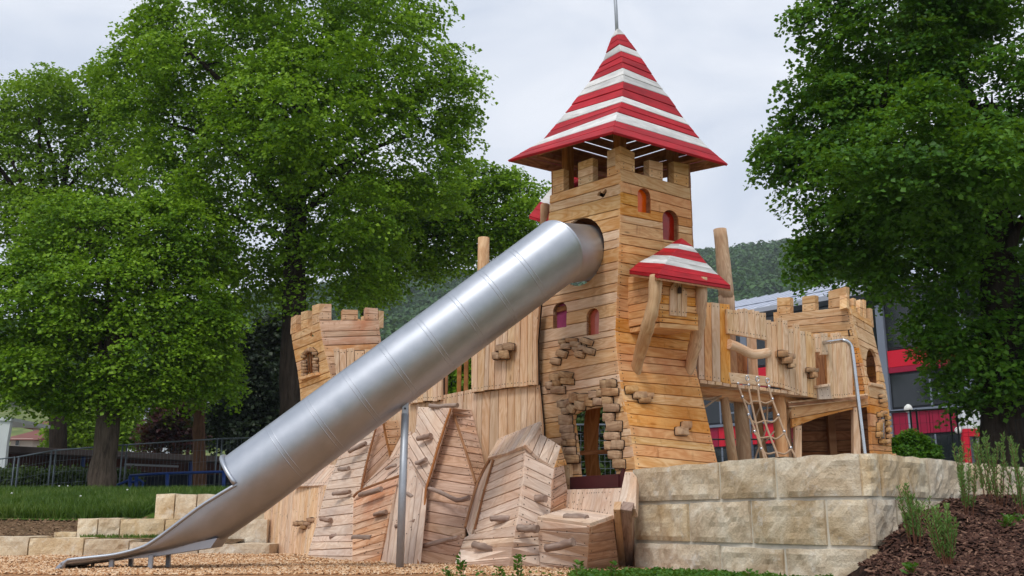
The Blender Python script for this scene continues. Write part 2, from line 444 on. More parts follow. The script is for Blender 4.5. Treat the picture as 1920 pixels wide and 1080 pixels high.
wood('wood_rose', sr(218, 182, 156), sr(190, 150, 122), sr(180, 112, 64), .35, 1.2, grey=.2)
wood('wood_stain', sr(222, 184, 152), sr(196, 152, 118), sr(196, 112, 52), .6, 1.9)
wood('wood_fresh', sr(234, 204, 172), sr(212, 173, 136), sr(200, 142, 96), .35)
wood('wood_log', sr(222, 188, 150), sr(190, 150, 112), sr(170, 110, 62), .4, 1.6, grey=.25)
wood('wood_grey', sr(176, 152, 136), sr(138, 114, 100), sr(120, 78, 50), .4, 2.5, grey=.3)
wood('wood_brown', sr(186, 132, 86), sr(146, 96, 58), sr(110, 60, 28), .5)
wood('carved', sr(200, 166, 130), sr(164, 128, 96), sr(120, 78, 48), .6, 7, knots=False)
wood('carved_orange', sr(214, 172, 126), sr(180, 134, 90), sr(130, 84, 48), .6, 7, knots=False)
def paint(name, c, under):
    s = NT(name); uv = s.n('ShaderNodeUVMap', uv_map='UVMap').outputs[0]; oi = s.n('ShaderNodeObjectInfo').outputs['Random']
    g = s.noise(s.map(uv, (3, 60, 1)), 1.0, 4, .65); big = s.noise(s.map(uv, (1.5, 5, 1)), 1.6, 4, .6)
    col = s.mix(s.rng(big, .35, .7), c, V4(c, .6))
    wear = s.math('MULTIPLY', s.rng(g, .54, .68), s.rng(s.noise(s.map(uv, (2, 14, 1)), 1.3, 4), .44, .58))
    col = s.mix(s.math('MULTIPLY', wear, .75), col, under)
    hs = s.n('ShaderNodeHueSaturation', {'Color': col, 'Value': s.rng(oi, 0, 1, .78, 1.12)})
    s.bsdf(hs.outputs[0], .6, bump=g, bstr=.3, spec=.3, bdist=.004)
paint('paint_red', sr(190, 22, 38), sr(120, 30, 30))
paint('paint_white', sr(226, 224, 222), sr(150, 138, 128))
def plain(name, c, rough=.7, metal=0.0, spec=.3, var=.12, scale=6.0, bump=.1):
    s = NT(name); p = s.n('ShaderNodeNewGeometry').outputs['Position']; a = s.noise(p, scale, 4, .6)
    col = s.mix(s.rng(a, .3, .7), V4(c, 1-var), V4(c, 1+var*.6)); s.bsdf(col, rough, metal, bump=a, bstr=bump, spec=spec)
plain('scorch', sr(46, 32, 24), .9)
plain('nail', sr(70, 52, 42), .5)
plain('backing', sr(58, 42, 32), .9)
plain('sill_maroon', sr(78, 36, 38), .45)
plain('galv', sr(172, 177, 184), .5, .6)
plain('galv_fence', sr(120, 128, 136), .55, .8)
plain('chrome', sr(196, 198, 202), .22, 1.0)
plain('rope', sr(176, 148, 122), .9, scale=60, bump=.4)
plain('clamp', sr(200, 200, 204), .3, 1.0)
plain('blue_paint', sr(28, 58, 120), .5)
plain('dark_green', sr(28, 38, 34), .6)
plain('dark_metal', sr(52, 54, 58), .5, .5)
plain('white_wall', sr(216, 222, 224), .8, scale=1)
plain('cream_wall', sr(196, 184, 172), .85, scale=1)
plain('red_tile', sr(120, 74, 66), .85, scale=3)
plain('slate', sr(74, 80, 92), .8, scale=3)
plain('pav_roof', sr(74, 66, 64), .85, scale=2)
plain('pav_soffit', sr(72, 44, 36), .8)
plain('panel_red', sr(206, 26, 50), .45, scale=.7, var=.05, bump=0)
plain('panel_crimson', sr(152, 24, 58), .45, scale=.7, var=.05, bump=0)
plain('frame_grey', sr(120, 128, 142), .5, scale=1, var=.05, bump=0)
plain('metal_roof', sr(188, 193, 206), .6, 0, scale=.5, var=.06, bump=0)
plain('globe', sr(232, 232, 226), .3)
plain('paving', sr(146, 140, 132), .9, scale=2)
def glass(name, c, rough=.08, alpha=None):
    s = NT(name); s.bsdf(c, rough, spec=.6)
glass('pane_dark', sr(28, 34, 38)); glass('blind', sr(150, 156, 164), .6)
def tinted(name, c):                    # coloured acrylic, lit from both sides
    s = NT(name); p = s.n('ShaderNodeNewGeometry').outputs['Position']
    mott = s.noise(p, 9, 3); col = s.mix(s.rng(mott, .3, .7), V4(c, .8), V4(c, 1.1))
    a = s.n('ShaderNodeBsdfPrincipled', {'Base Color': col, 'Roughness': .12, 'Specular IOR Level': .6}); t = s.n('ShaderNodeBsdfTransparent', {'Color': col})
    x = s.n('ShaderNodeMixShader', {0: .3, 1: a.outputs[0], 2: t.outputs[0]}); s.t.links.new(x.outputs[0], s.out.inputs['Surface'])
tinted('acrylic_orange', sr(255, 112, 10)); tinted('acrylic_red', sr(176, 38, 18))
tinted('acrylic_purple', sr(186, 86, 132)); tinted('acrylic_salmon', sr(238, 134, 116))
# brushed stainless steel
s = NT('steel'); tcx = s.n('ShaderNodeNewGeometry').outputs['Position']
br = s.noise(s.map(tcx, (2, 2, 2)), 3, 4, .6); fi = s.noise(tcx, 140, 2)
col = s.mix(s.rng(br, .35, .7), sr(172, 177, 185), sr(182, 186, 194))
s.bsdf(col, s.rng(br, .3, .7, .44, .48), 1.0, bump=fi, bstr=.03, bdist=.002)
# limestone
s = NT('limestone'); p = s.n('ShaderNodeNewGeometry').outputs['Position']; oi = s.n('ShaderNodeObjectInfo').outputs['Random']
a = s.noise(p, 3.2, 6, .65, .5); b = s.noise(p, 48, 6, .75); c_ = s.n('ShaderNodeTexVoronoi', {'Vector': p, 'Scale': 30.0}).outputs['Distance']
col = s.ramp(a, (.3, sr(192, 164, 126)), (.48, sr(219, 197, 163)), (.66, sr(238, 225, 200)))
col = s.mix(s.rng(b, .48, .7, 0, .42), col, sr(156, 128, 96)); col = s.mix(s.rng(s.noise(s.map(p, (1, 1, 1), (9, 2, 4)), 5, 5, .7), .56, .68, 0, .7), col, sr(228, 220, 206))
hs = s.n('ShaderNodeHueSaturation', {'Color': col, 'Value': s.rng(oi, 0, 1, .88, 1.08), 'Saturation': s.rng(s.math('FRACT', s.math('MULTIPLY', oi, 9.1)), 0, 1, .75, 1.1)})
s.bsdf(hs.outputs[0], .92, bump=s.math('ADD', s.math('MULTIPLY', b, .7), s.math('MULTIPLY', a, .6)), bstr=.9, bdist=.025, spec=.15)
plain('mortar', sr(214, 208, 194), .95, scale=14, bump=.5)
# ground, chips, mulch
def speck(name, cols, scale, rough=.95):
    s = NT(name); p = s.n('ShaderNodeNewGeometry').outputs['Position']; v = s.n('ShaderNodeTexVoronoi', {'Vector': p, 'Scale': scale})
    r = s.n('ShaderNodeSeparateColor', {0: v.outputs['Color']}).outputs[0]
    col = s.ramp(r, *[(i/(len(cols)-1), c) for i, c in enumerate(cols)]); s.bsdf(col, rough, bump=v.outputs['Distance'], bstr=.6, bdist=.02, spec=.1)
def island(name, cols, rough=.9, spec=.15):
    s = NT(name); r = s.n('ShaderNodeNewGeometry').outputs['Random Per Island']
    s.bsdf(s.ramp(r, *[(i/(len(cols)-1), c) for i, c in enumerate(cols)]), rough, spec=spec)
speck('chip_ground', [sr(112, 78, 50), sr(160, 116, 80), sr(188, 146, 108)], 38)
island('chips', [sr(142, 98, 64), sr(190, 142, 100), sr(214, 174, 132), sr(236, 210, 178), sr(172, 122, 80)])
speck('mulch_ground', [sr(26, 18, 15), sr(44, 30, 26), sr(62, 44, 37)], 34)
island('mulch', [sr(50, 34, 28), sr(76, 52, 44), sr(96, 68, 56), sr(60, 40, 34), sr(140, 108, 90)])
island('clods', [sr(92, 70, 52), sr(124, 98, 74), sr(150, 124, 98), sr(104, 84, 60)])
speck('soil', [sr(84, 66, 50), sr(116, 92, 70), sr(96, 80, 56)], 18)
speck('lawn', [sr(52, 76, 26), sr(78, 104, 36), sr(62, 88, 30)], 9)
speck('far_ground', [sr(96, 110, 62), sr(120, 126, 76), sr(82, 100, 54)], .4)
def leafmat(name, cols, trans=.35, nscale=.8):
    s = NT(name); ge = s.n('ShaderNodeNewGeometry'); r = ge.outputs['Random Per Island']; cl = s.noise(ge.outputs['Position'], nscale, 3)
    f = s.math('ADD', s.math('MULTIPLY', r, .5), s.math('MULTIPLY', s.rng(cl, .3, .7), .5))
    col = s.ramp(f, *[(i/(len(cols)-1), c) for i, c in enumerate(cols)])
    d = s.n('ShaderNodeBsdfPrincipled', {'Base Color': col, 'Roughness': .5, 'Specular IOR Level': .25}); t = s.n('ShaderNodeBsdfTranslucent', {'Color': s.mix(.5, col, sr(120, 150, 20), 'MIX')})
    x = s.n('ShaderNodeMixShader', {0: trans, 1: d.outputs[0], 2: t.outputs[0]}); s.t.links.new(x.outputs[0], s.out.inputs['Surface'])
leafmat('leaf_lime', [sr(60, 92, 18), sr(100, 142, 28), sr(146, 182, 46), sr(114, 156, 34)], .4)
leafmat('leaf_yellow', [sr(86, 120, 28), sr(124, 160, 40), sr(156, 184, 58)], .42)
leafmat('leaf_dark', [sr(38, 74, 20), sr(70, 116, 30), sr(114, 158, 46)], .38)
leafmat('leaf_hedge', [sr(34, 50, 18), sr(54, 74, 24), sr(72, 92, 32)], .2)
leafmat('leaf_conifer', [sr(22, 34, 24), sr(36, 50, 32), sr(48, 62, 38)], .1)
leafmat('leaf_purple', [sr(46, 20, 26), sr(72, 30, 36), sr(92, 42, 44)], .2)
leafmat('leaf_grey', [sr(80, 116, 58), sr(110, 146, 76), sr(140, 168, 98)], .35, 4)
leafmat('leaf_weed', [sr(48, 88, 30), sr(74, 118, 42), sr(108, 148, 64)], .35, 4)
leafmat('leaf_hill', [sr(28, 54, 28), sr(46, 80, 36), sr(70, 104, 44), sr(38, 64, 38)], .15, .02)
leafmat('grass', [sr(52, 78, 28), sr(80, 110, 42), sr(122, 138, 70)], .3, 1.1)
plain('stem', sr(112, 74, 56), .9)
def bark(name, c):
    s = NT(name); p = s.n('ShaderNodeNewGeometry').outputs['Position']; g = s.noise(s.map(p, (9, 9, 1.3)), 1.6, 5, .7)
    s.bsdf(s.ramp(g, (.32, V4(c, .4)), (.55, c), (.75, V4(c, 1.4))), .95, bump=g, bstr=.9, bdist=.06, spec=.1)
bark('bark', sr(96, 84, 74)); bark('bark_dark', sr(58, 50, 44)); bark('bark_brown', sr(104, 76, 58))
# painted mural on the pavilion wall: pale flower shapes on blue-grey
s = NT('mural'); p = s.n('ShaderNodeNewGeometry').outputs['Position']
v = s.n('ShaderNodeTexVoronoi', {'Vector': s.map(p, (1, 0, 1.5)), 'Scale': .8}); col = s.mix(s.rng(s.noise(p, 1.2, 3), .4, .6), sr(44, 52, 78), sr(72, 84, 104))
col = s.mix(s.rng(s.math('ADD', v.outputs['Distance'], s.math('MULTIPLY', s.noise(p, 6, 2), .2)), .38, .42, .8, 0), col, sr(178, 150, 132)); s.bsdf(col, .8)
# ------------------------------------------------------------------ main tower
DA, DB = Vector((-.616, .788, 0)), Vector((.788, .616, 0))
EC = [(262, 1163, 10.8), (330, 1164, 10.8), (400, 1163, 10.8), (480, 1160, 10.8), (560, 1156, 10.82), (620, 1154, 10.8), (670, 1157, 10.75), (731, 1165, 10.68), (794, 1180, 10.58), (885, 1193, 10.5), (940, 1198, 10.45)]
EL = [(300, 1040, 11.7), (369, 1031, 11.72), (410, 1029, 11.75), (470, 1022, 11.8), (540, 1012, 11.9), (580, 1007, 11.95), (674, 1004, 11.95), (737, 1007, 11.92), (790, 1013, 11.88), (860, 1022, 11.8), (940, 1032, 11.75)]
ER = [(304, 1290, 11.54), (333, 1292, 11.54), (398, 1296, 11.54), (458, 1298, 11.52), (560, 1300, 11.5), (640, 1302, 11.45), (700, 1306, 11.42), (737, 1316, 11.4), (788, 1327, 11.35), (873, 1346, 11.3), (940, 1360, 11.25)]
def ed(E, y): x, Y = interp(E, y); return U(x, y, Y)
def ruled(parent, E0, E1, ctrl, N, mat, cuts=None, thick=.04, name='plank', gp=.62, matf=None, nails=True):
    t = [0]
    for a, b in zip(ctrl, ctrl[1:]): t.append(t[-1]+abs(b[0]-a[0])+abs(b[1]-a[1]))
    tab = [(q/t[-1], *c) for q, c in zip(t, ctrl)]
    e = [0]+sorted((i+random.uniform(-.3, .3))/N for i in range(1, N))+[1]
    for a, b in zip(e, e[1:]):
        (l0, r0), (l1, r1) = interp(tab, a), interp(tab, b)
        j = random.uniform(-1.6, 1.6) if 0 < a else 0
        P = [ed(E0, l0+gp), ed(E1, r0+gp), ed(E1, r1-gp), ed(E0, l1-gp)]
        n = newell(P); n = n if n.dot(CAM-P[0]) > 0 else -n
        plank(parent, P, P[1]-P[0], n, matf(l0, r0) if matf else mat, thick, name, cuts=cuts, nails=nails)
def planeof(E0, E1, y):
    a, b, c = ed(E0, y-12), ed(E1, y-12), ed(E0, y+12); n = (b-a).cross(c-a).normalized()
    return (a, n if n.dot(CAM-a) > 0 else -n)
def arch(x0, x1, y0, y1, sl=0.0, seg=10):
    """picture outline of a round-headed opening; sl = slope of its sill"""
    r = (x1-x0)/2; h = min(r*1.15, y1-y0); P = []
    for k in range(seg+1):
        a = math.pi*(1-k/seg); P.append((x0+r+r*math.cos(a), y0+h-h*math.sin(a)))
    P += [(x1, y1), (x0, y1)]
    return [(x, y+sl*(x-(x0+x1)/2)) for x, y in P]
tower = thing('castle_tower', 'tall crooked timber play tower with red and white striped pyramid roof', 'play tower', (1.25, 11.4, 0))
holesL, holesR = [], []
def hole(lst, E0, E1, pts):
    y = sum(p[1] for p in pts)/len(pts); pl = planeof(E0, E1, y); q = [onp(*p, pl) for p in pts]; lst.append((q, pl[1])); return q, pl
he = [(1088+45*math.cos(a), 472-8*math.cos(a)+64*math.sin(a)) for a in [k*math.pi/14 for k in range(28)]]
hole(holesL, EL, EC, he)
winL = [(arch(1037, 1063, 567, 615, -.15), 'acrylic_purple'), (arch(1100, 1124, 578, 628, -.15), 'acrylic_salmon')]
winR = [(arch(1195, 1219, 353, 399, .15), 'acrylic_orange'), (arch(1241, 1271, 394, 452, .15), 'acrylic_red')]
bat = [(1119, 367), (1121, 361), (1126, 358), (1128, 362), (1131, 359), (1135, 354), (1138, 358), (1134, 366), (1130, 371), (1126, 368)]
hole(holesL, EL, EC, bat)
c6 = lambda P: [(1020+x/3.3727, 600+y/3.3727) for x, y in P]
door = c6([(190, 600), (230, 575), (290, 560), (380, 545), (397, 600), (410, 700), (402, 760), (425, 850), (455, 950), (460, 1010), (225, 1015), (215, 880), (200, 740), (185, 640)])
hole(holesL, EL, EC, door)
panes = []
for lst, E0, E1, wn in ((holesL, EL, EC, winL), (holesR, EC, ER, winR)):
    for pts, m in wn:
        q, pl = hole(lst, E0, E1, pts); panes.append((q, pl, m))
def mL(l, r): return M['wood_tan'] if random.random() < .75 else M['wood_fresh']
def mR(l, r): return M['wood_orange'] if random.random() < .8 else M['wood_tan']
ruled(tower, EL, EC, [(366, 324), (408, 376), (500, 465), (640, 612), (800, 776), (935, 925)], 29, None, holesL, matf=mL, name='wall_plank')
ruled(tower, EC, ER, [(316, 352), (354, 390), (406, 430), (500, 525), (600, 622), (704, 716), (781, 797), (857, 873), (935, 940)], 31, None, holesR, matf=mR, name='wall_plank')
bq, bpl = hole([], EL, EC, [(1108, 345), (1146, 340), (1146, 382), (1108, 386)]); slab(tower, [p-bpl[1]*.1 for p in bq], bpl[1], .02, M['backing'], 'inner_board')  # dark slab added behind the bat hole, standing in for the unlit interior
for q, pl, m in panes:
    cc = sum(q, Vector())/len(q)
    slab(tower, [cc+(p-cc)*1.04-pl[1]*.062 for p in q], pl[1], .006, M[m], 'window_pane')
    N_ = len(q); V = [cc+(p-cc)*k_-pl[1]*d_ for k_, d_ in ((1.0, .004), (1.0, .075), (1.09, .075), (1.09, .042)) for p in q]
    mesh('window_reveal', V, [(j*N_+i, j*N_+(i+1) % N_, (j+1)*N_+(i+1) % N_, (j+1)*N_+i) for j in range(3) for i in range(N_)], M['wood_brown'], tower, uv=[(v.x+v.y, v.z) for v in V])
# back walls above the platform, seen through the battlements
cz = lambda y: ed(EC, y).z
PB = ed(EL, 366)+ed(ER, 352)-ed(EC, 320)
def backwall(Ea, ya0, ya1):
    a0, a1 = ed(Ea, ya0), ed(Ea, ya1); N = 9
    n0 = ((a0-PB).cross(Vector((0, 0, 1)))).normalized(); ctr = (ed(EL, 400)+ed(ER, 400))/2
    if n0.dot(ctr-a0) < 0: n0 = -n0
    for i in range(N):
        z0, z1 = lerp(a0.z, a1.z, i/N)-.002, lerp(a0.z, a1.z, (i+1)/N)+.002
        if i < 1:                        # battlement stubs on top of the back wall
            for f0, f1 in ((0, .26), (.42, .62), (.78, 1)):
                q = [a0.lerp(PB, f0), a0.lerp(PB, f1)]
                P = [Vector((q[0].x, q[0].y, z0)), Vector((q[1].x, q[1].y, z0)), Vector((q[1].x, q[1].y, z1)), Vector((q[0].x, q[0].y, z1))]
                plank(tower, P, P[1]-P[0], n0, M['wood_brown'], .04, 'wall_plank', nails=False)
        else:
            P = [Vector((a0.x, a0.y, z0)), Vector((PB.x, PB.y, z0)), Vector((PB.x, PB.y, z1)), Vector((a0.x, a0.y, z1))]
            plank(tower, P, P[1]-P[0], n0, M['wood_brown'], .04, 'wall_plank', nails=False)
backwall(EL, 318, 520); backwall(ER, 304, 520)
zp = ed(EC, 545).z
pf = [Vector((p.x, p.y, zp)) for p in (ed(EL, 545), ed(EC, 545), ed(ER, 545))]; pf.append(pf[0]+pf[2]-pf[1]); pc = sum(pf, Vector())/4
slab(tower, [pc+(p-pc)*.93 for p in pf], Vector((0, 0, 1)), .06, M['wood_brown'], 'platform')
# battlement blocks
def merlon(parent, E0, E1, x0, x1, yt0, yt1, yb0, yb1, mat, thick=.09, yref=335, rows=None, skip=False):
    pl = planeof(E0, E1, yref); k = rows or max(2, round(abs(yb0-yt0)/17))
    for i in range(k):
        f0, f1 = i/k, (i+1)/k; g = .35
        P = [onp(x0, lerp(yt0, yb0, f0)+g, pl), onp(x1, lerp(yt1, yb1, f0)+g, pl), onp(x1, lerp(yt1, yb1, f1)-g, pl), onp(x0, lerp(yt0, yb0, f1)-g, pl)]
        plank(parent, P, P[1]-P[0], pl[1], mat, thick, 'battlement_plank', nails=(i == k-1))
lt = lambda x: lerp(366, 324, (x-1031)/(1163-1031)); rt = lambda x: lerp(316, 352, (x-1163)/(1293-1163))
for x0, x1, t0, t1 in ((1138, 1163, 283, 273), (1084, 1111.5, 305, 295), (1036.5, 1057, 321, 316)): merlon(tower, EL, EC, x0, x1, t0, t1, lt(x0), lt(x1), M['wood_tan'])
for x0, x1, t0, t1 in ((1163.5, 1190, 273, 286), (1217, 1243, 299, 305), (1263.5, 1291, 302, 308)): merlon(tower, EC, ER, x0, x1, t0, t1, rt(x0), rt(x1), M['wood_tan'])
# posts that carry the roof
ctr = (ed(EL, 330)+ed(ER, 330))/2
for p, zt in ((ed(EC, 300), 5.15), (ed(EL, 330), 5.0), (ed(ER, 330), 5.0), (PB, 5.1)):
    q = Vector((p.x, p.y, 0)); q = q+(Vector((ctr.x, ctr.y, 0))-q).normalized()*.19
    ztop = U(1160, 262, 11).z
    box(tower, (q.x, q.y, (zp+.75+ztop+.3)/2), DA*.055, DB*.055, Vector((0, 0, (ztop+.3-zp-.75)/2)), M['wood_brown'], 'roof_post')
# striped roof
RC = Vector((1.3, 11.62, 0))
def roof(parent, lv, boards, D0, apex, cm, colors, name='roof', thick=.032, under='wood_brown', cen=RC, fd=.993, sd=.122, gaps=1.3):
    """lv rows: left(x,y) hip(x,y) right(x,y) picture positions of each level line; boards laid level by level on all four sides"""
    W = lv[-1][4]-lv[-1][0]; rings = []
    for (lx, ly, hx, hy, rx, ry) in lv:
        D = D0*(rx-lx)/W; F = U(hx, hy, cen.y-fd*D); Lp = U(lx, ly, cen.y+sd*D); Rp = U(rx, ry, cen.y-sd*D); rings.append((F, Lp, Rp, Lp+Rp-F))
    base = rings[-1]
    core = tube(parent, [sum(base, Vector())/4+Vector((0, 0, .05)), apex-Vector((0, 0, .12))], [.04, .03], M['wood_brown'], name, 8)
    for a, b, nb, cl in zip(rings, rings[1:], boards, colors):
        for i in range(nb):
            f0, f1 = i/nb, (i+1)/nb
            for (p, q) in ((1, 0), (0, 2), (2, 3), (3, 1)):
                A0, A1, B0, B1 = a[p].lerp(b[p], f0), a[q].lerp(b[q], f0), a[p].lerp(b[p], f1), a[q].lerp(b[q], f1)
                g = gaps*.004; dn = (B0-A0).normalized()*g
                P = [A0+dn, A1+dn, B1-dn, B0-dn]; n = newell(P); m = sum(P, Vector())/4
                if n.dot(Vector((m.x-apex.x, m.y-apex.y, .3))) < 0: n = -n
                o = plank(core, P, P[1]-P[0], n, M[cl], thick, 'roof_board', nails=False, proud=.008)
                o.data.materials[1] = M[under]
                N = 4; mi = [0]*len(o.data.polygons); mi[-1] = 1; o.data.polygons.foreach_set('material_index', mi)
    t = rings[0]
    for (p, q) in ((1, 0), (0, 2), (2, 3), (3, 1)):
        P = [t[p], t[q], apex]; n = newell(P); m = sum(P, Vector())/3
        if n.dot(Vector((m.x-apex.x, m.y-apex.y, .2))) < 0: n = -n
        plank(core, P, P[1]-P[0], n, M[cm], .02, 'roof_cap', nails=False, bev=.002, proud=.001)
    return core, rings
lv = list(zip((1146, 1136, 1131, 1105, 1083, 1060, 1043, 1019, 995, 952), (71, 100, 115, 154, 182, 212, 232, 261, 277, 301),
              (1157, 1161, 1164, 1168, 1169, 1166, 1165, 1158, 1154, 1149), (64, 83, 96, 127, 153, 180, 191, 210, 226, 247),
              (1171, 1194, 1203, 1232, 1254, 1281, 1292, 1311, 1330, 1365), (64, 96, 110, 154, 182, 221, 235, 259, 279, 308)))
AP = U(1157, 50, 11.62)
core, rings = roof(tower, lv, [2, 1, 3, 2, 2, 1, 2, 1, 2], 1.37, AP, 'paint_white', ['paint_red', 'paint_white']*4+['paint_red'])
tube(tower, [AP-Vector((0, 0, .25)), U(1155, 20, 11.62), U(1150, -60, 11.6)], .022, M['galv'], 'flag_pole', 8)
for (p, q) in ((1, 0), (0, 2), (2, 3), (3, 1)):          # rafters under the eaves
    for k in (5, 8):
        a, b = rings[k][p]-Vector((0, 0, .075)), rings[k][q]-Vector((0, 0, .075)); d = (b-a)
        cc = (a+b)/2; cc = cc+(RC+Vector((0, 0, cc.z))-cc)*.05
        box(core, cc, d*.44, d.normalized().cross(Vector((0, 0, 1)))*.03, Vector((0, 0, .035)), M['wood_brown'], 'roof_beam')
# doorway: carved stones, sill, post and rail seen inside
plD = planeof(EL, EC, 800); plM = planeof(EL, EC, 690); plT = planeof(EL, EC, 650)
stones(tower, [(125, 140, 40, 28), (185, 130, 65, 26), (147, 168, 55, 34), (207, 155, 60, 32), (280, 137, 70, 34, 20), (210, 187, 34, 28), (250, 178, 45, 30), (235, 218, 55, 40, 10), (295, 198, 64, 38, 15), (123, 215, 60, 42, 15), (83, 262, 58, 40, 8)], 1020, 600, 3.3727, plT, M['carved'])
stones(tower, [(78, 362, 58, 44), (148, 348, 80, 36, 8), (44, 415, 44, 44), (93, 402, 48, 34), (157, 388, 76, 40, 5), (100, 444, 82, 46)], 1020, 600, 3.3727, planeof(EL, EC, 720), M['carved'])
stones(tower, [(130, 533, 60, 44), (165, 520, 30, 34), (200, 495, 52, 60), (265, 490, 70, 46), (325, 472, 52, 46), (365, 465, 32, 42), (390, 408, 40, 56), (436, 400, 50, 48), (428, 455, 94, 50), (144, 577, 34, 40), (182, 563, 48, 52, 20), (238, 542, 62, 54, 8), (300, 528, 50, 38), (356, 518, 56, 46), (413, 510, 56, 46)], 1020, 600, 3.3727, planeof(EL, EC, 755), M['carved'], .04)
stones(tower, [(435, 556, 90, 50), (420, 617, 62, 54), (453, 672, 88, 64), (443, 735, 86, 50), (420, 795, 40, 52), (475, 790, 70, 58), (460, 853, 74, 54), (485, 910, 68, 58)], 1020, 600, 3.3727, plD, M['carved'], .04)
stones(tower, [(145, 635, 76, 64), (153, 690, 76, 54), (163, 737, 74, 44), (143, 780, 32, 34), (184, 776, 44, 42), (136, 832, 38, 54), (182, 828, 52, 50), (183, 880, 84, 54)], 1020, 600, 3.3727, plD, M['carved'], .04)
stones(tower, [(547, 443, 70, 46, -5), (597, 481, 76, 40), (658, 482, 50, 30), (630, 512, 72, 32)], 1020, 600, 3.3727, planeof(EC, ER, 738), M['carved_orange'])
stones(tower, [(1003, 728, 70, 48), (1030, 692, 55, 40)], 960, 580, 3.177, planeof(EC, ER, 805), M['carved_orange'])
n_ = plD[1]
slab(tower, [onp(x, y, plD)+n_*.05 for x, y in ((1075, 895), (1166, 889), (1166, 914), (1075, 918))], n_, .09, M['sill_maroon'], 'door_sill')
slab(tower, [onp(x, y, plD)+n_*.03 for x, y in ((1166, 889), (1173, 873), (1173, 912), (1166, 914))], n_, .09, M['sill_maroon'], 'door_sill')
facet(tower, [onp(x, y, plD)+n_*.04 for x, y in ((1057, 873), (1075, 870), (1075, 918), (1064, 918))], (1066, 870, 1068, 918), .2, M['wood_tan'], name='door_jamb', back=False)
pi = [(1100, 760), (1127, 758), (1123, 800), (1121, 845), (1123, 870), (1129, 900), (1101, 902), (1097, 860), (1095, 810), (1097, 780)]
slab(tower, [U(x, y, 11.75) for x, y in pi], Vector((0, -1, 0)), .07, M['wood_brown'], 'inner_post')
slab(tower, [U(x, y, 11.55) for x, y in ((1078, 846), (1150, 842), (1150, 850), (1078, 854))], Vector((0, -1, 0)), .04, M['wood_brown'], 'inner_rail')
tube(tower, [U(1080, 808, 11.8), U(1110, 816, 11.8), U(1150, 822, 11.8)], .012, M['dark_metal'], 'inner_rope', 6)
# oriel on the right face
plR = planeof(EC, ER, 560); nR = plR[1]
def OR(x, y, q): return onp(x, y, (plR[0]+nR*q, nR))
oriel = slab(tower, [OR(1237, 605, .5), OR(1309, 611, .5), OR(1309, 611, .5)-nR*.5, OR(1237, 605, .5)-nR*.5], Vector((0, 0, 1)), .05, M['wood_orange'], 'oriel')
facet(oriel, [OR(1236, 506, .5), OR(1310, 522, .5), OR(1309, 611, .5), OR(1236, 603, .5)], (1240, 560, 1305, 566), .085, M['wood_orange'], name='oriel_plank', back=False)
a, b = OR(1236, 506, .5), OR(1236, 603, .5)
for i in range(7):
    p_, q_ = a.lerp(b, i/7+.004), a.lerp(b, (i+1)/7-.004); plank(oriel, [p_-nR*.03, q_-nR*.03, q_-nR*.56, p_-nR*.56], nR, -DB, M['wood_orange'], .03, 'oriel_plank', nails=False)
a, b = OR(1310, 522, .5), OR(1309, 611, .5)
slab(oriel, [a-nR*.02, b-nR*.02, b-nR*.5, a-nR*.5], DB, .03, M['wood_orange'], 'oriel_side')
dp = [(1256, 603-12), (1257, 545), (1259, 536), (1264, 530), (1271, 528), (1278, 532), (1283, 541), (1289, 548), (1288, 594)]
dpl = [OR(x, y, .52) for x, y in dp]
facet(oriel, dpl, (1272, 530, 1272, 590), .1, M['wood_fresh'], thick=.02, name='shutter_plank', back=False)
slab(oriel, [OR(x, y, .545) for x, y in arch(1271.5, 1278.5, 538, 550, 0, 6)], nR, .008, M['backing'], 'peep_hole_shade')  # dark slab on the shutter front, its colour stands for the hole's shade
tube(oriel, [OR(1229, 516, .62), OR(1227, 560, .6), OR(1216, 608, .5), OR(1202, 655, .25), OR(1189, 704, .03)], [.068, .07, .072, .07, .06], M['wood_log'], 'strut', 12, bump=.25, sub=5)
tube(oriel, [OR(1316, 520, .55), OR(1313, 580, .5), OR(1307, 625, .35), OR(1299, 665, .2), OR(1288, 707, .02)], [.06, .065, .075, .07, .05], M['wood_log'], 'strut', 12, bump=.25, sub=5)
lv2 = [(1258, 457, 1274, 457, 1298, 462), (1245, 465, 1271.5, 466, 1309, 474), (1224.5, 478, 1257, 479, 1325, 494), (1199, 492, 1247, 495, 1347, 515), (1180, 506.5, 1235, 513, 1369.5, 535)]
ap2 = OR(1278, 447, .12); cen2 = Vector((0, ap2.y+.03, 0))
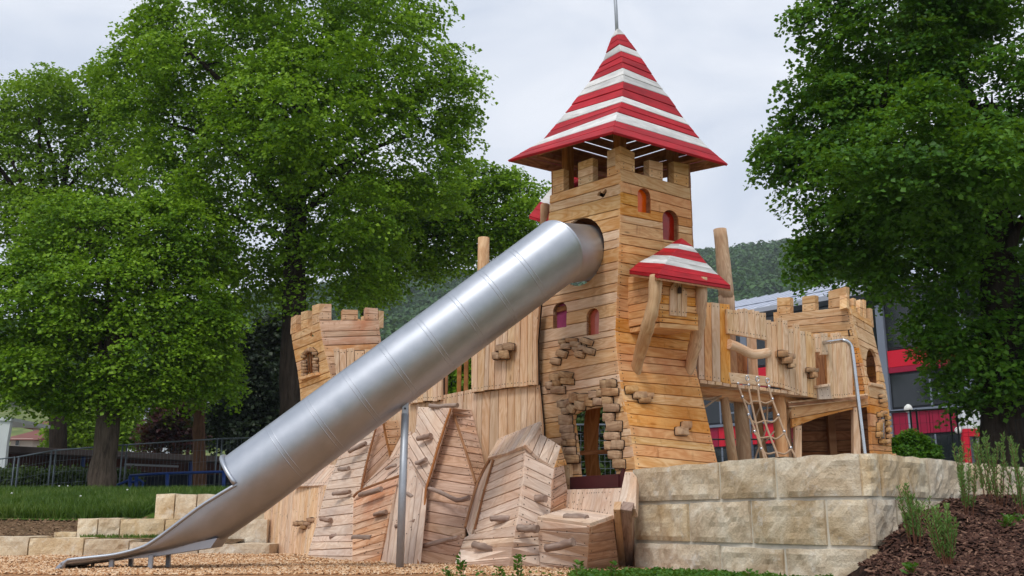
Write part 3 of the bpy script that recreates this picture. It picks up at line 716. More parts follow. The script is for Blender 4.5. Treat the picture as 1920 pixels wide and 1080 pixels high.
def roof2(parent, lv, ys, boards, apex, cm, colors):
    """small hipped roof standing against a wall; ys = distance of left, hip and right ends on the eave line"""
    top = lv[0]; rings = []
    for k, r in enumerate(lv):
        f = (k+1)/len(lv)
        rings.append([U(r[0], r[1], lerp(apex.y, ys[0], f)), U(r[2], r[3], lerp(apex.y, ys[1], f)), U(r[4], r[5], lerp(apex.y, ys[2], f))])
    def brd(P, cl, nm='roof_board'):
        n = newell(P); m = sum(P, Vector())/len(P)
        if n.z < 0: n = -n
        o = plank(parent, P, P[1]-P[0], n, M[cl], .035, nm, nails=False, proud=.006)
        o.data.materials[1] = M['wood_orange']; mi = [0]*len(o.data.polygons); mi[-1] = 1; o.data.polygons.foreach_set('material_index', mi)
    for a, b, nb, cl in zip(rings, rings[1:], boards, colors):
        for i in range(nb):
            for p, q in ((0, 1), (1, 2)): brd([a[p].lerp(b[p], i/nb), a[q].lerp(b[q], i/nb), b[q].lerp(a[q], 1-(i+1)/nb-.02), b[p].lerp(a[p], 1-(i+1)/nb-.02)], cl)
    for p, q in ((0, 1), (1, 2)): brd([rings[0][p], rings[0][q], apex], cm, 'roof_cap')
    e = rings[-1]
    for p, q in ((0, 1), (1, 2)):       # painted fascia under the eave
        P = [e[p]+Vector((0, 0, -.012)), e[q]+Vector((0, 0, -.012)), e[q]+Vector((0, 0, -.045)), e[p]+Vector((0, 0, -.045))]
        n = newell(P); n = n if n.dot(CAM-P[0]) > 0 else -n
        plank(parent, P, P[1]-P[0], n, M['paint_red'], .03, 'fascia_board', nails=False, proud=.001)
    return rings
yb = OR(1180, 506, .05).y
rg = roof2(oriel, lv2, (OR(1180, 506, .12).y, OR(1235, 513, .75).y, OR(1369, 535, .55).y), [2, 2, 2, 2], ap2, 'paint_red', ['paint_white', 'paint_red', 'paint_white', 'paint_red'])
e = rg[-1]
slab(oriel, [e[0]+Vector((0, 0, -.05)), e[1]+Vector((0, 0, -.05)), e[2]+Vector((0, 0, -.05)), OR(1310, 530, .0)], Vector((0, 0, 1)), .02, M['wood_brown'], 'soffit')
# second, smaller oriel on the far side: its striped roof shows left of the tower
lv3 = [(1052, 335, 1062, 340, 1090, 334), (1034, 352, 1055, 362, 1104, 352), (1013, 378, 1050, 392, 1118, 374), (992, 404, 1044, 420, 1132, 396)]
or2 = tube(tower, [U(1022, 385, 12.35), U(1021, 470, 12.2)], .06, M['wood_log'], 'oriel', 10, bump=.2)
roof2(or2, lv3, (12.45, 12.1, 12.6), [1, 1, 2], U(1072, 316, 12.6), 'paint_red', ['paint_red', 'paint_white', 'paint_red'])
facet(or2, [U(x, y, 12.5) for x, y in ((1018, 395), (1060, 395), (1060, 470), (1020, 470))], (1020, 400, 1060, 398), .09, M['wood_tan'], name='oriel_plank', back=False)

# ------------------------------------------------------------------ climbing wall
WP0, WN = Vector((.31, 11.75, 0)), Vector((-.673, -.74, 0)).normalized()
def Wq(x, y, q=0.0): return onp(x, y, (WP0+WN*q, WN))
cw = thing('climbing_wall', 'faceted pale timber climbing wall with log holds below the slide', 'climbing wall', (-1.2, 12.2, 0))
SNAP = []
def W3(rows):
    R = []
    for r in rows:                       # neighbouring panels share their corners
        p = G(r[0], r[1], -.03) if r[2] == 'g' else Wq(*r)
        for (x, y, q) in SNAP:
            if abs(x-r[0]) < 3.5 and abs(y-r[1]) < 3.5 and (q-p).length < .2: p = q; break
        else: SNAP.append((r[0], r[1], p))
        R.append(p)
    return R
# tall upright boards behind
wf = M['wood_fresh']
facet(cw, W3([(884, 640, .06), (1000, 560, .06), (1012, 560, .06), (1005, 640, .06), (1006, 721, .06), (938, 729, .06), (884, 737, .06)]), (945, 600, 942, 730), .105, wf, jag=(.02, .012), name='upright_board')
facet(cw, W3([(884, 730, 0), (1008, 714, 0), (1016, 800, 0), (1018, 900, 0), (884, 900, 0)]), (945, 720, 942, 880), .115, wf, name='upright_board')
facet(cw, W3([(826, 742, .02), (885, 733, .02), (885, 900, .02), (826, 900, .02)]), (850, 740, 848, 880), .1, wf, name='upright_board')
facet(cw, W3([(764, 690, .06), (828, 690, .06), (828, 751, .06), (764, 756, .06)]), (795, 700, 795, 750), .1, wf, name='upright_board', jag=(.0, .012))
facet(cw, W3([(690, 745, 0), (828, 735, 0), (828, 900, 0), (690, 905, 0)]), (760, 750, 757, 890), .1, wf, name='upright_board')
facet(cw, W3([(600, 790, 0), (692, 745, 0), (692, 905, 0), (600, 920, 0)]), (640, 780, 637, 890), .1, wf, name='upright_board')
facet(cw, [Wq(x, y, -.45) for x, y in ((960, 575), (1050, 575), (1050, 900), (960, 900))], (1000, 580, 998, 880), .12, wf, name='upright_board')
for x in (836, 861, 874): box(cw, (lambda a, b: (a+b)/2)(Wq(x, 660, -.03), Wq(x, 755, -.03)), Vector((.028, 0, 0)), Vector((0, .03, 0)), Vector((0, 0, (Wq(x, 660).z-Wq(x, 755).z)/2)), M['wood_brown'], 'baluster')
tube(cw, [Wq(905, 600, -.15), Wq(906, 520, -.15), Wq(907, 446, -.15)], [.082, .078, .072], M['wood_log'], 'log_post', 14, bump=.12)
PALE, ROSE, STN = M['wood_pale'], M['wood_rose'], M['wood_stain']
FC = [  # outline rows (x, y, reach in front of the wall or g = on the ground), board run, board width, material
 ([(495, 930, .02), (497, 1044, 'g'), (574, 1053, 'g'), (613, 910, .38), (560, 905, .2)], (545, 920, 535, 1040), .085, wf),
 ([(545, 912, .3), (614, 908, .42), (632, 872, .2), (585, 868, .1)], (575, 905, 600, 875), .1, PALE),
 ([(573, 1054, 'g'), (660, 1062, 'g'), (663, 930, .62), (677, 916, .58), (692, 853, .5), (706, 798, .42), (716, 770, .4), (660, 800, .3), (614, 908, .4)], (600, 1000, 660, 996), .115, PALE),
 ([(678, 915, .56), (692, 853, .48), (706, 798, .4), (717, 790, .34), (732, 857, .3)], (690, 895, 730, 856), .11, ROSE),
 ([(717, 787, .3), (746, 788, .12), (752, 813, .1), (732, 856, .27)], (720, 815, 750, 814), .1, STN),
 ([(731, 858, .5), (752, 818, .38), (770, 808, .3), (772, 858, .5)], (740, 856, 765, 815), .1, PALE),
 ([(678, 917, .56), (732, 858, .48), (770, 858, .48), (768, 890, .6), (748, 893, .66)], (690, 910, 745, 862), .1, PALE),
 ([(663, 930, .66), (679, 917, .68), (748, 893, .76), (733, 955, .86), (720, 1007, .95), (712, 1062, 'g'), (660, 1062, 'g')], (665, 960, 738, 935), .115, STN),
 ([(749, 892, .7), (772, 872, .66), (797, 921, .72), (794, 966, .8), (787, 1003, .86), (783, 1068, 'g'), (748, 1066, 'g'), (713, 1062, 'g'), (733, 955, .8)], (745, 1060, 768, 885), .09, PALE),
 ([(784, 763, .22), (845, 765, .34), (835, 797, .42), (820, 843, .54), (807, 890, .66), (800, 906, .7), (797, 922, .74), (768, 885, .66), (764, 820, .4), (778, 810, .34)], (775, 840, 812, 900), .1, PALE),
 ([(845, 771, .2), (852, 781, .2), (891, 904, .42), (873, 988, .7), (871, 1008, .76), (848, 1068, 'g'), (784, 1068, 'g'), (789, 1006, .8), (796, 974, .74), (800, 925, .62), (807, 898, .54), (835, 803, .28)], (800, 930, 885, 944), .12, ROSE),
 ([(848, 766, .2), (884, 769, .02), (909, 871, .06), (895, 905, .38), (891, 902, .4), (852, 781, .2)], (860, 820, 895, 826), .095, ROSE),
 ([(919, 860, .42), (896, 905, .44), (872, 988, .74), (880, 1007, .8), (892, 985, .76), (925, 862, .46)], (915, 870, 880, 1000), .07, PALE),
 ([(924, 862, .46), (985, 841, .72), (981, 898, .9), (974, 955, 1.02), (967, 986, 1.08), (888, 1001, .8)], (900, 955, 975, 926), .105, PALE),
 ([(985, 841, .72), (1039, 877, .5), (1034, 941, .6), (1031, 966, .64), (1008, 980, .86), (967, 986, 1.08), (974, 955, 1.02), (981, 898, .9)], (983, 880, 1036, 905), .11, PALE),
 ([(880, 1003, .8), (967, 986, 1.08), (963, 1016, 1.12), (955, 1074, 'g'), (848, 1071, 'g'), (871, 1008, .78)], (880, 1020, 962, 1012), .115, PALE),
 ([(967, 986, 1.08), (1009, 979, .86), (1010, 1002, .9), (1013, 1076, 'g'), (955, 1074, 'g'), (963, 1016, 1.12)], (965, 1015, 1010, 1012), .085, PALE),
 ([(1040, 877, .5), (1057, 873, .3), (1064, 918, .3), (1061, 959, .34), (1031, 966, .64), (1035, 913, .58)], (1036, 920, 1063, 905), .09, ROSE),
 ([(1041, 877, .5), (1052, 837, .3), (1063, 872, .24), (1057, 875, .3)], (1043, 865, 1060, 862), .08, M['wood_tan']),
 ([(914, 859, .46), (950, 849, .62), (985, 834, .78), (1013, 790, .3), (935, 822, .12)], (940, 850, 965, 808), .1, PALE),
 ([(985, 834, .78), (1010, 858, .66), (1039, 876, .52), (1052, 837, .3), (1015, 814, .3), (1013, 790, .3)], (998, 846, 1012, 812), .1, PALE),
 ([(1008, 975, 1.02), (1106, 988, 1.22), (1100, 1078, 'g'), (1013, 1076, 'g')], (1012, 1010, 1103, 1018), .13, PALE),
 ([(1106, 988, 1.22), (1150, 972, .8), (1162, 1075, 'g'), (1100, 1078, 'g')], (1105, 1030, 1155, 1022), .12, ROSE),
 ([(1064, 919, .36), (1165, 915, .62), (1158, 947, .72), (1149, 971, .8), (1061, 959, .44)], (1105, 917, 1096, 958), .095, PALE),
]
for rows, d, wd, m in FC: facet(cw, W3(rows), d, wd, m)
bt = [p_+Vector((0, 0, .03)) for p_ in W3([(1008, 975, 1.02), (1061, 959, .44), (1149, 971, .8), (1106, 988, 1.22)])]
facet(cw, bt, (1015, 965, 1125, 978), .14, PALE, name='step_board')
# standing slabs between the box and the stone wall
for rows, m in (([(1150, 955, .98), (1163, 955, .98), (1174, 1072, 'g'), (1161, 1072, 'g')], wf), ([(1164, 956, 1.0), (1184, 958, 1.0), (1186, 1072, 'g'), (1174, 1072, 'g')], M['wood_grey']),
                ([(1172, 885, .45), (1185, 885, .45), (1171, 954, .9), (1158, 954, .9)], PALE), ([(1186, 887, .45), (1194, 895, .45), (1192, 955, .95), (1172, 957, .95)], PALE)):
    facet(cw, W3(rows), (rows[0][0]+6, rows[0][1], rows[3][0]+6, rows[3][1]), .4, m, thick=.09, back=False, name='slab_board')
# dark edging battens along the creases
for pts, q in (([(706, 798), (691, 853), (677, 917)], (.46, .54, .62)), ([(718, 790), (724, 822), (732, 856)], (.34, .32, .32)), ([(845, 766), (834, 798), (819, 845), (806, 892), (798, 922), (795, 970), (787, 1005), (784, 1066)], (.36, .44, .56, .68, .76, .83, .9, 1.2)),
               ([(849, 768), (852, 782), (872, 842), (892, 905)], (.22, .23, .33, .45)), ([(917, 862), (895, 906), (872, 988)], (.45, .47, .77)), ([(925, 862), (907, 925), (890, 992)], (.49, .63, .8)), ([(663, 932), (679, 918), (749, 892)], (.69, .71, .78))):
    tube(cw, [Wq(x, y, k) for (x, y), k in zip(pts, q)], .016, M['wood_brown'], 'edge_batten', 5, sub=3, bump=.3, smooth=False)
# log holds: two ends in the picture, reach, thickness
for x0, y0, x1, y1, q, r, bend in ((655, 846, 686, 831, .52, .036, 0), (635, 879, 654, 878, .52, .036, 0), (625, 926, 656, 922, .64, .034, 0), (674, 928, 715, 917, .82, .04, 0), (602, 973, 620, 975, .72, .038, 0), (620, 1007, 644, 1002, .78, .042, 0),
      (662, 1008, 697, 1008, .96, .042, 0), (702, 965, 724, 960, .9, .034, 0), (724, 879, 742, 872, .62, .026, 0), (783, 822, 808, 817, .5, .04, 0), (780, 868, 799, 862, .64, .036, 0), (764, 925, 774, 933, .8, .032, 0), (742, 987, 778, 977, .92, .03, 0),
      (804, 916, 880, 933, .72, .034, 1), (793, 1024, 861, 1008, .96, .034, 0), (985, 938, 1023, 935, .78, .05, 0), (922, 972, 957, 973, .98, .042, 0), (972, 990, 1008, 992, 1.1, .05, 0), (888, 1021, 928, 1030, 1.0, .05, 0), (1059, 969, 1101, 971, .98, .042, 0), (1024, 1028, 1076, 1016, 1.3, .052, 0), (806, 761, 858, 760, .3, .036, 1)):
    r *= .82; a, b = Wq(x0, y0, q), Wq(x1, y1, q); m = (a+b)/2+Vector((0, 0, random.uniform(-.01, .01)))
    pts = [a, m, b] if not bend else [a, a.lerp(b, .3)+Vector((0, 0, -.01)), a.lerp(b, .7)+Vector((0, 0, -.06 if y1 > 900 else .0)), b]
    tube(cw, pts, [r*.92]+[r*random.uniform(.95, 1.08) for _ in pts[1:-1]]+[r], M['wood_grey'], 'log_hold', 10, bump=.3, sub=3)
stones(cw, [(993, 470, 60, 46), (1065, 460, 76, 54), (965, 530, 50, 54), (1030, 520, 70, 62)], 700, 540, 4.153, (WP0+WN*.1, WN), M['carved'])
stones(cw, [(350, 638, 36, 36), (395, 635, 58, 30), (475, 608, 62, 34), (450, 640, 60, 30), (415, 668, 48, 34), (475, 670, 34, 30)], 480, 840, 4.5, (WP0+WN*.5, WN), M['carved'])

# ------------------------------------------------------------------ steel tube slide
slide = thing('tube_slide', 'brushed steel tube slide curving down from the tall tower', 'slide', tuple(G(300, 1060)))
ST_ = M['steel']; R0 = .355
P1, P0 = U(457, 910, 10.5), U(1043, 475, 10.58); ax = (P0-P1).normalized()
plH = planeof(EL, EC, 474); H = onp(1090, 474, plH); a2 = (H-P0).normalized(); mit = (ax+a2).normalized()
def ring(c, d, r, n=48):
    s_ = d.cross(Vector((0, 0, 1))).normalized(); u_ = s_.cross(d)
    return [c+(s_*math.cos(2*math.pi*k/n)+u_*math.sin(2*math.pi*k/n))*r for k in range(n)]
def shell(name, A, B, mat=ST_, n=48):
    V = A+B; F = [(i, (i+1) % n, n+(i+1) % n, n+i) for i in range(n)]
    o = mesh(name, V, F, mat, slide, smooth=True); return o
L = (P0-P1).length; cuts = [0, .135, .25, .365, .48, .595, .70, .80, .90]
for i, f in enumerate(cuts):
    A = ring(P1.lerp(P0, f), ax, R0)
    if i+1 < len(cuts): B = ring(P1.lerp(P0, cuts[i+1]), ax, R0)
    else: B = [q+ax*((P0-q).dot(mit)/ax.dot(mit)) for q in ring(P0, ax, R0)]
    shell('tube_section', A, B)
    if i:                                # welded seam: a slightly raised double bead
        for o_ in (-.022, .022):
            c = P1.lerp(P0, f)+ax*o_; V, F = [], []; nn = 48
            for (dd, rr) in ((-.005, 0), (-.002, .0026), (.002, .0026), (.005, 0)): V += ring(c+ax*dd, ax, R0+rr)
            for j in range(3):
                for k in range(nn): F.append((j*nn+k, j*nn+(k+1) % nn, (j+1)*nn+(k+1) % nn, (j+1)*nn+k))
            mesh('seam', V, F, ST_, slide, smooth=True)
A = [q+a2*((P0-q).dot(mit)/a2.dot(mit)) for q in ring(P0, a2, R0*.97)]; shell('tube_elbow', A, ring(H+a2*.35, a2, R0*.93))
V, F = [], []; nn = 48                   # weld at the elbow
for dd, rr in ((-.012, 1.0), (0, 1.012), (.012, 1.0)): V += [P0+(q+ax*((P0-q).dot(mit)/ax.dot(mit))-P0)*rr+ax*dd for q in ring(P0, ax, R0)]
for j in range(2):
    for k in range(nn): F.append((j*nn+k, j*nn+(k+1) % nn, (j+1)*nn+(k+1) % nn, (j+1)*nn+k))
mesh('seam', V, F, ST_, slide, smooth=True)
# run-out trough
lips = [(438, 912), (384, 944), (344, 973), (315, 995), (287, 1015), (262, 1028), (216, 1040), (165, 1046), (128, 1050)]
bots = [(494, 960), (455, 986), (416, 1010), (372, 1020), (330, 1029), (288, 1036), (226, 1048), (168, 1056), (132, 1060)]
HWD = .352; st = []
for (lx, ly), (bx, by) in zip(lips, bots):
    a = U(lx, ly, 10.5-HWD); b = Vector((a.x, 10.5+HWD, a.z)); m = (a+b)/2; B = U(bx, by, 10.5); st.append((a, b, m, B))
st[0] = tuple(p_+ax*.04+(P1-p_)*.02 for p_ in st[0])
def section(s_, k, n=20):
    a, b, m, B = s_; ex = lerp(1.0, .55, k); P = []
    for i in range(n+1):
        t = math.pi*i/n; c, q = math.cos(t), math.sin(t)
        P.append(m+(a-m)*math.copysign(abs(c)**ex, c)+(B-m)*abs(q)**ex)
    return P
def subdiv(L_, k=4):
    R = []
    for i in range(len(L_)-1):
        p0, p1, p2, p3 = L_[max(i-1, 0)], L_[i], L_[i+1], L_[min(i+2, len(L_)-1)]
        for j in range(k):
            t = j/k; R.append(tuple(.5*((2*y1)+(y2-y0)*t+(2*y0-5*y1+4*y2-y3)*t*t+(3*y1-y0-3*y2+y3)*t**3) for y0, y1, y2, y3 in zip(p0, p1, p2, p3)))
    R.append(L_[-1]); return R
st2 = subdiv(st, 4); V, F = [], []; n = 20
for i, s_ in enumerate(st2): V += section(s_, i/(len(st2)-1), n)
nv = len(V)
V += [v+Vector((0, 0, -.012)) for v in V]
for i in range(len(st2)-1):
    for k in range(n):
        q = (i*(n+1)+k, i*(n+1)+k+1, (i+1)*(n+1)+k+1, (i+1)*(n+1)+k); F.append(q); F.append(tuple(x+nv for x in q[::-1]))
mesh('run_out_trough', V, F, ST_, slide, smooth=True)
for sd_ in (0, 1):
    tube(slide, [s_[sd_] for s_ in st2]+[st2[-1][sd_]+Vector((-.035, 0, -.03)), st2[-1][sd_]+Vector((-.045, 0, -.1))], .019, ST_, 'lip_rail', 10)
e = section(st2[-1], 1, n); tube(slide, e, .014, ST_, 'end_lip', 8)
V = []
for k_ in range(6): t_ = k_/5*math.pi/2; V += [p_+Vector((-.05*math.sin(t_), 0, -.06*(1-math.cos(t_)))) for p_ in e]
F = [(j*(n+1)+k_, j*(n+1)+k_+1, (j+1)*(n+1)+k_+1, (j+1)*(n+1)+k_) for j in range(5) for k_ in range(n)]
mesh('end_flange', V, F, ST_, slide, smooth=True)
# flat stiffening tray under the run-out
tr = [U(x, y, 10.5) for x, y in ((418, 1008), (330, 1026), (262, 1040), (214, 1050), (290, 1044), (406, 1026))]
V = [v+Vector((0, sgn*.2, 0)) for sgn in (-1, 1) for v in tr]; F = [tuple(range(6)), tuple(range(6, 12))[::-1]]+[(i, (i+1) % 6, 6+(i+1) % 6, 6+i) for i in range(6)]
mesh('under_tray', V, F, ST_, slide)
V = ring(P1, ax, R0+.004); s_ = ax.cross(Vector((0, 0, 1))).normalized(); u_ = s_.cross(ax)
tube(slide, [P1+(s_*math.cos(t)+u_*math.sin(t))*(R0+.014)-ax*.0 for t in [k*math.pi/24 for k in range(25)]], .024, ST_, 'rim', 10)
for x, y0, y1 in ((215, 1040, 1072), (288, 1036, 1063)):
    for sgn in (-1, 1):
        t = U(x, y0, 10.5-.2); box(slide, (t.x, 10.5+sgn*.26, t.z/2-.04), Vector((.022, 0, 0)), Vector((0, .022, 0)), Vector((0, 0, t.z/2+.02)), M['galv'], 'leg')
pt = U(760, 772, 10.5)
tube(slide, [Vector((pt.x-.02, 10.5, -.1)), Vector((pt.x, 10.5, pt.z-.02))], .041, M['galv'], 'support_post', 14)
box(slide, (pt.x, 10.5, pt.z+.06), Vector((.034, 0, 0)), Vector((0, .03, 0)), Vector((0, 0, .1)), M['galv'], 'post_bracket')
for dz in (.03, .09): tube(slide, [Vector((pt.x, 10.468, pt.z+dz)), Vector((pt.x, 10.455, pt.z+dz))], .011, M['dark_metal'], 'bolt', 6)
# ------------------------------------------------------------------ left turret
lt_ = thing('battlement_turret', 'small leaning timber turret with battlements, behind the middle of the slide', 'turret', (-2.6, 14.6, 0))
TC = [(560, 598, 14.5), (604, 599, 14.5), (638, 604, 14.47), (664, 610, 14.44), (693, 617, 14.4), (760, 632, 14.35), (860, 640, 14.3)]
TL = [(590, 545, 15.3), (634, 547, 15.3), (675, 554, 15.25), (708, 560.5, 15.22), (743, 564, 15.2), (860, 566, 15.2)]
TR = [(570, 709, 14.85), (621, 712, 14.85), (634, 714, 14.85), (760, 722, 14.8), (860, 725, 14.8)]
hl = []; wn = arch(575, 590, 658, 700, -.3, 8); q, pl = hole(hl, TL, TC, wn)
hole(hl, TL, TC, [(581, 630), (583, 624), (585, 620), (586, 626), (589, 630), (584, 633)])
ruled(lt_, TL, TC, [(627, 604), (660, 640), (700, 676), (760, 740), (850, 850)], 13, M['wood_tan'], hl, name='wall_plank')
ruled(lt_, TC, TR, [(600, 600), (638, 634), (664, 660), (760, 755), (850, 850)], 15, M['wood_stain'], name='wall_plank')
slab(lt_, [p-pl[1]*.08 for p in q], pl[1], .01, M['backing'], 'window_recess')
for dx in (-4, 0, 4): tube(lt_, [onp(582+dx, 662, (pl[0]-pl[1]*.03, pl[1])), onp(584+dx, 699, (pl[0]-pl[1]*.03, pl[1]))], .016, M['wood_brown'], 'window_bar', 6)
for k in range(7):
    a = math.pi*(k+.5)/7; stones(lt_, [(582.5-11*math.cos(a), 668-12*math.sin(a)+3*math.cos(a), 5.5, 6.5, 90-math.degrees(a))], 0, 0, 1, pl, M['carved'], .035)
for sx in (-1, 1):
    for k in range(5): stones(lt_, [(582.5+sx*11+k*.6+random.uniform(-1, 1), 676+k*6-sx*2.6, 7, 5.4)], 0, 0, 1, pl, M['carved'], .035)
facet(lt_, [onp(x, y, pl)+pl[1]*.06 for x, y in ((566, 708), (599, 698), (600, 703), (567, 713))], (566, 708, 599, 698), .1, M['wood_tan'], thick=.1, name='window_sill', back=False)
ll = lambda x: lerp(627, 604, (x-546)/(599-546))
for x0, x1, t0, t1 in ((546, 555, 596, 590), (565, 577, 585, 582), (585.5, 598.5, 573, 569)): merlon(lt_, TL, TC, x0, x1, t0, t1, ll(x0), ll(x1), M['wood_tan'], .1, 612)
for x0, x1, t0, t1 in ((598.5, 621.5, 569, 570), (642, 671, 580, 581), (685, 709, 576, 578)): merlon(lt_, TC, TR, x0, x1, t0, t1, 600, 600, M['wood_stain'], .1, 606)
lb = ed(TL, 627)+ed(TR, 600)-ed(TC, 602)
for a, b in ((ed(TL, 618), lb), (lb, ed(TR, 600))):       # far battlements
    for f0, f1 in ((0, .22), (.4, .62), (.8, 1)):
        z0 = a.z-.06; P = [a.lerp(b, f0), a.lerp(b, f1)]; P = [Vector((p.x, p.y, z0)) for p in P]; P += [p+Vector((0, 0, .26)) for p in P[::-1]]
        n = newell(P); n = n if n.dot(CAM-P[0]) > 0 else -n; plank(lt_, P, P[1]-P[0], n, M['wood_tan'], .08, 'battlement_plank', nails=False)
# parapet boards running from the turret towards the tower
facet(lt_, [U(x, y, 14.2) for x, y in ((625, 658), (640, 656), (690, 655), (730, 655), (730, 790), (640, 800))], (650, 660, 652, 780), .12, M['wood_fresh'], jag=(.03, .03), name='parapet_board')

# ------------------------------------------------------------------ right turret with the den below
rt_ = thing('battlement_turret', 'larger timber turret with arched window and open den at the right end of the bridge', 'turret', (4.6, 13.6, 1))
QC = [(537, 1585, 13.3), (575, 1592, 13.3), (615, 1602, 13.28), (649, 1610, 13.26), (698, 1621, 13.22), (734, 1627, 13.2), (783, 1632, 13.18), (858, 1636, 13.15), (890, 1637, 13.15)]
QL = [(550, 1457, 14.1), (594, 1460, 14.1), (650, 1466, 14.08), (760, 1476, 14.05), (890, 1480, 14.0)]
QR = [(562, 1624, 13.85), (626, 1638, 13.83), (688, 1653, 13.8), (743, 1664, 13.78), (800, 1669, 13.75), (858, 1673, 13.72), (890, 1674, 13.7)]
hr = []; q1, p1 = hole(hr, QC, QR, [(1625, 700), (1624, 675), (1626, 660), (1630, 653), (1637, 656), (1643, 668), (1647, 685), (1650, 720), (1632, 716)])
hole(hr, QC, QR, [(1605, 604), (1607.5, 604), (1611, 619), (1608.5, 618)]); hole(hr, QC, QR, [(1618, 602), (1620.5, 602), (1624, 618), (1621.5, 617)])
sb_, sp_ = hole([], QC, QR, [(1600, 598), (1628, 598), (1632, 626), (1604, 626)]); slab(rt_, [p-sp_[1]*.08 for p in sb_], sp_[1], .02, M['backing'], 'slit_shade_panel')  # added dark slab imitates the shade inside the two slits
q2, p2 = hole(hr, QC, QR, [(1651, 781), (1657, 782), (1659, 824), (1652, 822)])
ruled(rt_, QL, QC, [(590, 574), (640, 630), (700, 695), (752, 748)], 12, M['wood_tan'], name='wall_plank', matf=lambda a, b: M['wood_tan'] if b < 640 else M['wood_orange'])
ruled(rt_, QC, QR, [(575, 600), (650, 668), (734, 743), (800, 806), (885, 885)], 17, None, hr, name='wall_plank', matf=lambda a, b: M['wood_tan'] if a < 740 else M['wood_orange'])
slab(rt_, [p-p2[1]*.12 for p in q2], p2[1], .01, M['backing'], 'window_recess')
for dx in (-1.3, 1.3): tube(rt_, [onp(1654.5+dx, 783, p2), onp(1655.5+dx, 822, p2)], .012, M['galv'], 'window_bar', 6)
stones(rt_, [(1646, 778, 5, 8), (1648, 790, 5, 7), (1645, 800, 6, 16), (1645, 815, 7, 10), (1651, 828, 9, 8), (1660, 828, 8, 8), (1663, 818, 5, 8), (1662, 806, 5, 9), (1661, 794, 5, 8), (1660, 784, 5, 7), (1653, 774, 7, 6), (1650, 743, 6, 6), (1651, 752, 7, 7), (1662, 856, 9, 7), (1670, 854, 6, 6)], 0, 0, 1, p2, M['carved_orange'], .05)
facet(rt_, [onp(x, y, p1)+p1[1]*.03 for x, y in ((1628, 718), (1653, 722), (1653, 728), (1629, 723))], (1628, 718, 1653, 722), .1, M['wood_fresh'], name='window_sill', back=False)
facet(rt_, [p-p1[1]*.25 for p in q1], (1633, 660, 1638, 718), .09, M['wood_brown'], name='inner_board')
tt = lambda x: lerp(591, 573.5, (x-1459)/(1592-1459))
for x0, x1, t0, t1 in ((1457, 1481, 558, 557), (1504, 1528, 556, 553), (1553, 1586, 546, 537)): merlon(rt_, QL, QC, x0, x1, t0, t1, tt(x0), tt(x1), M['wood_tan'], .1, 590)
for x0, x1, t0, t1, b0, b1 in ((1587, 1591.5, 539, 543, 577, 580), (1600, 1605, 558, 560, 586, 589), (1612, 1617, 561, 563, 592, 595), (1619, 1624, 561, 563, 596, 599)): merlon(rt_, QC, QR, x0, x1, t0, t1, b0, b1, M['wood_tan'], .1, 610, 2)
rb = ed(QL, 590)+ed(QR, 600)-ed(QC, 580)
for a, b in ((ed(QL, 592), rb), (rb, ed(QR, 600))):
    for f0, f1 in ((0, .2), (.34, .52), (.66, .8), (.9, 1)):
        z0 = ed(QC, 585).z-.1; P = [a.lerp(b, f0), a.lerp(b, f1)]; P = [Vector((p.x, p.y, z0)) for p in P]; P += [p+Vector((0, 0, .27)) for p in P[::-1]]
        n = newell(P); n = n if n.dot(CAM-P[0]) > 0 else -n; plank(rt_, P, P[1]-P[0], n, M['wood_tan'], .08, 'battlement_plank', nails=False)
    P = [Vector((a.x, a.y, z0)), Vector((b.x, b.y, z0)), Vector((b.x, b.y, z0-1.2)), Vector((a.x, a.y, z0-1.2))]; n = newell(P); n = n if n.dot(CAM-a) > 0 else -n
    facet(rt_, P, (*prj(P[0]), *prj(P[1])), .14, M['wood_brown'], name='wall_plank')
# den: header boards, posts, dark planked back
dy = 12.75
hd = [(1483, 762), (1626, 745), (1630, 762), (1587, 770), (1535, 783), (1485, 802)]
facet(rt_, [U(x, y, lerp(12.7, 13.1, (x-1483)/145)) for x, y in hd], (1485, 782, 1628, 758), .11, M['wood_orange'], name='header_board', back=False)
facet(rt_, [U(x, y, lerp(12.62, 13.02, (x-1483)/145)) for x, y in ((1478, 753), (1627, 738), (1628, 747), (1480, 764))], (1480, 757, 1627, 742), .2, M['wood_fresh'], name='roof_edge_board', back=False)
slab(rt_, [U(1478, 756, 12.6), U(1627, 741, 13.0), U(1627, 741, 13.0)+Vector((-.6, 1.3, .05)), U(1478, 756, 12.6)+Vector((0, 1.3, .05))], Vector((0, 0, 1)), .04, M['wood_brown'], 'den_roof')
for x0, x1, y0, Y in ((1490, 1503, 798, 12.75), (1600, 1613, 764, 13.0)):
    facet(rt_, [U(x0, y0, Y), U(x1, y0, Y), U(x1+1, 895, Y), U(x0+1, 895, Y)], (x0, y0, x0, 890), .4, M['wood_fresh'], thick=.1, name='den_post', back=False)
facet(rt_, [U(x, y, 14.0) for x, y in ((1496, 765), (1640, 745), (1640, 895), (1496, 895))], (1500, 820, 1600, 818), .13, M['wood_brown'], name='den_back_plank')
a, b = U(1492, 770, 12.85), U(1496, 770, 14.0)
facet(rt_, [a, b, Vector((b.x, b.y, .8)), Vector((a.x, a.y, .8))], (*prj(a), *prj(b)), .13, M['wood_brown'], name='den_back_plank')
box(rt_, U(1560, 830, 13.9), Vector((.05, 0, 0)), Vector((0, .05, 0)), Vector((0, 0, .8)), M['wood_brown'], 'den_stud')

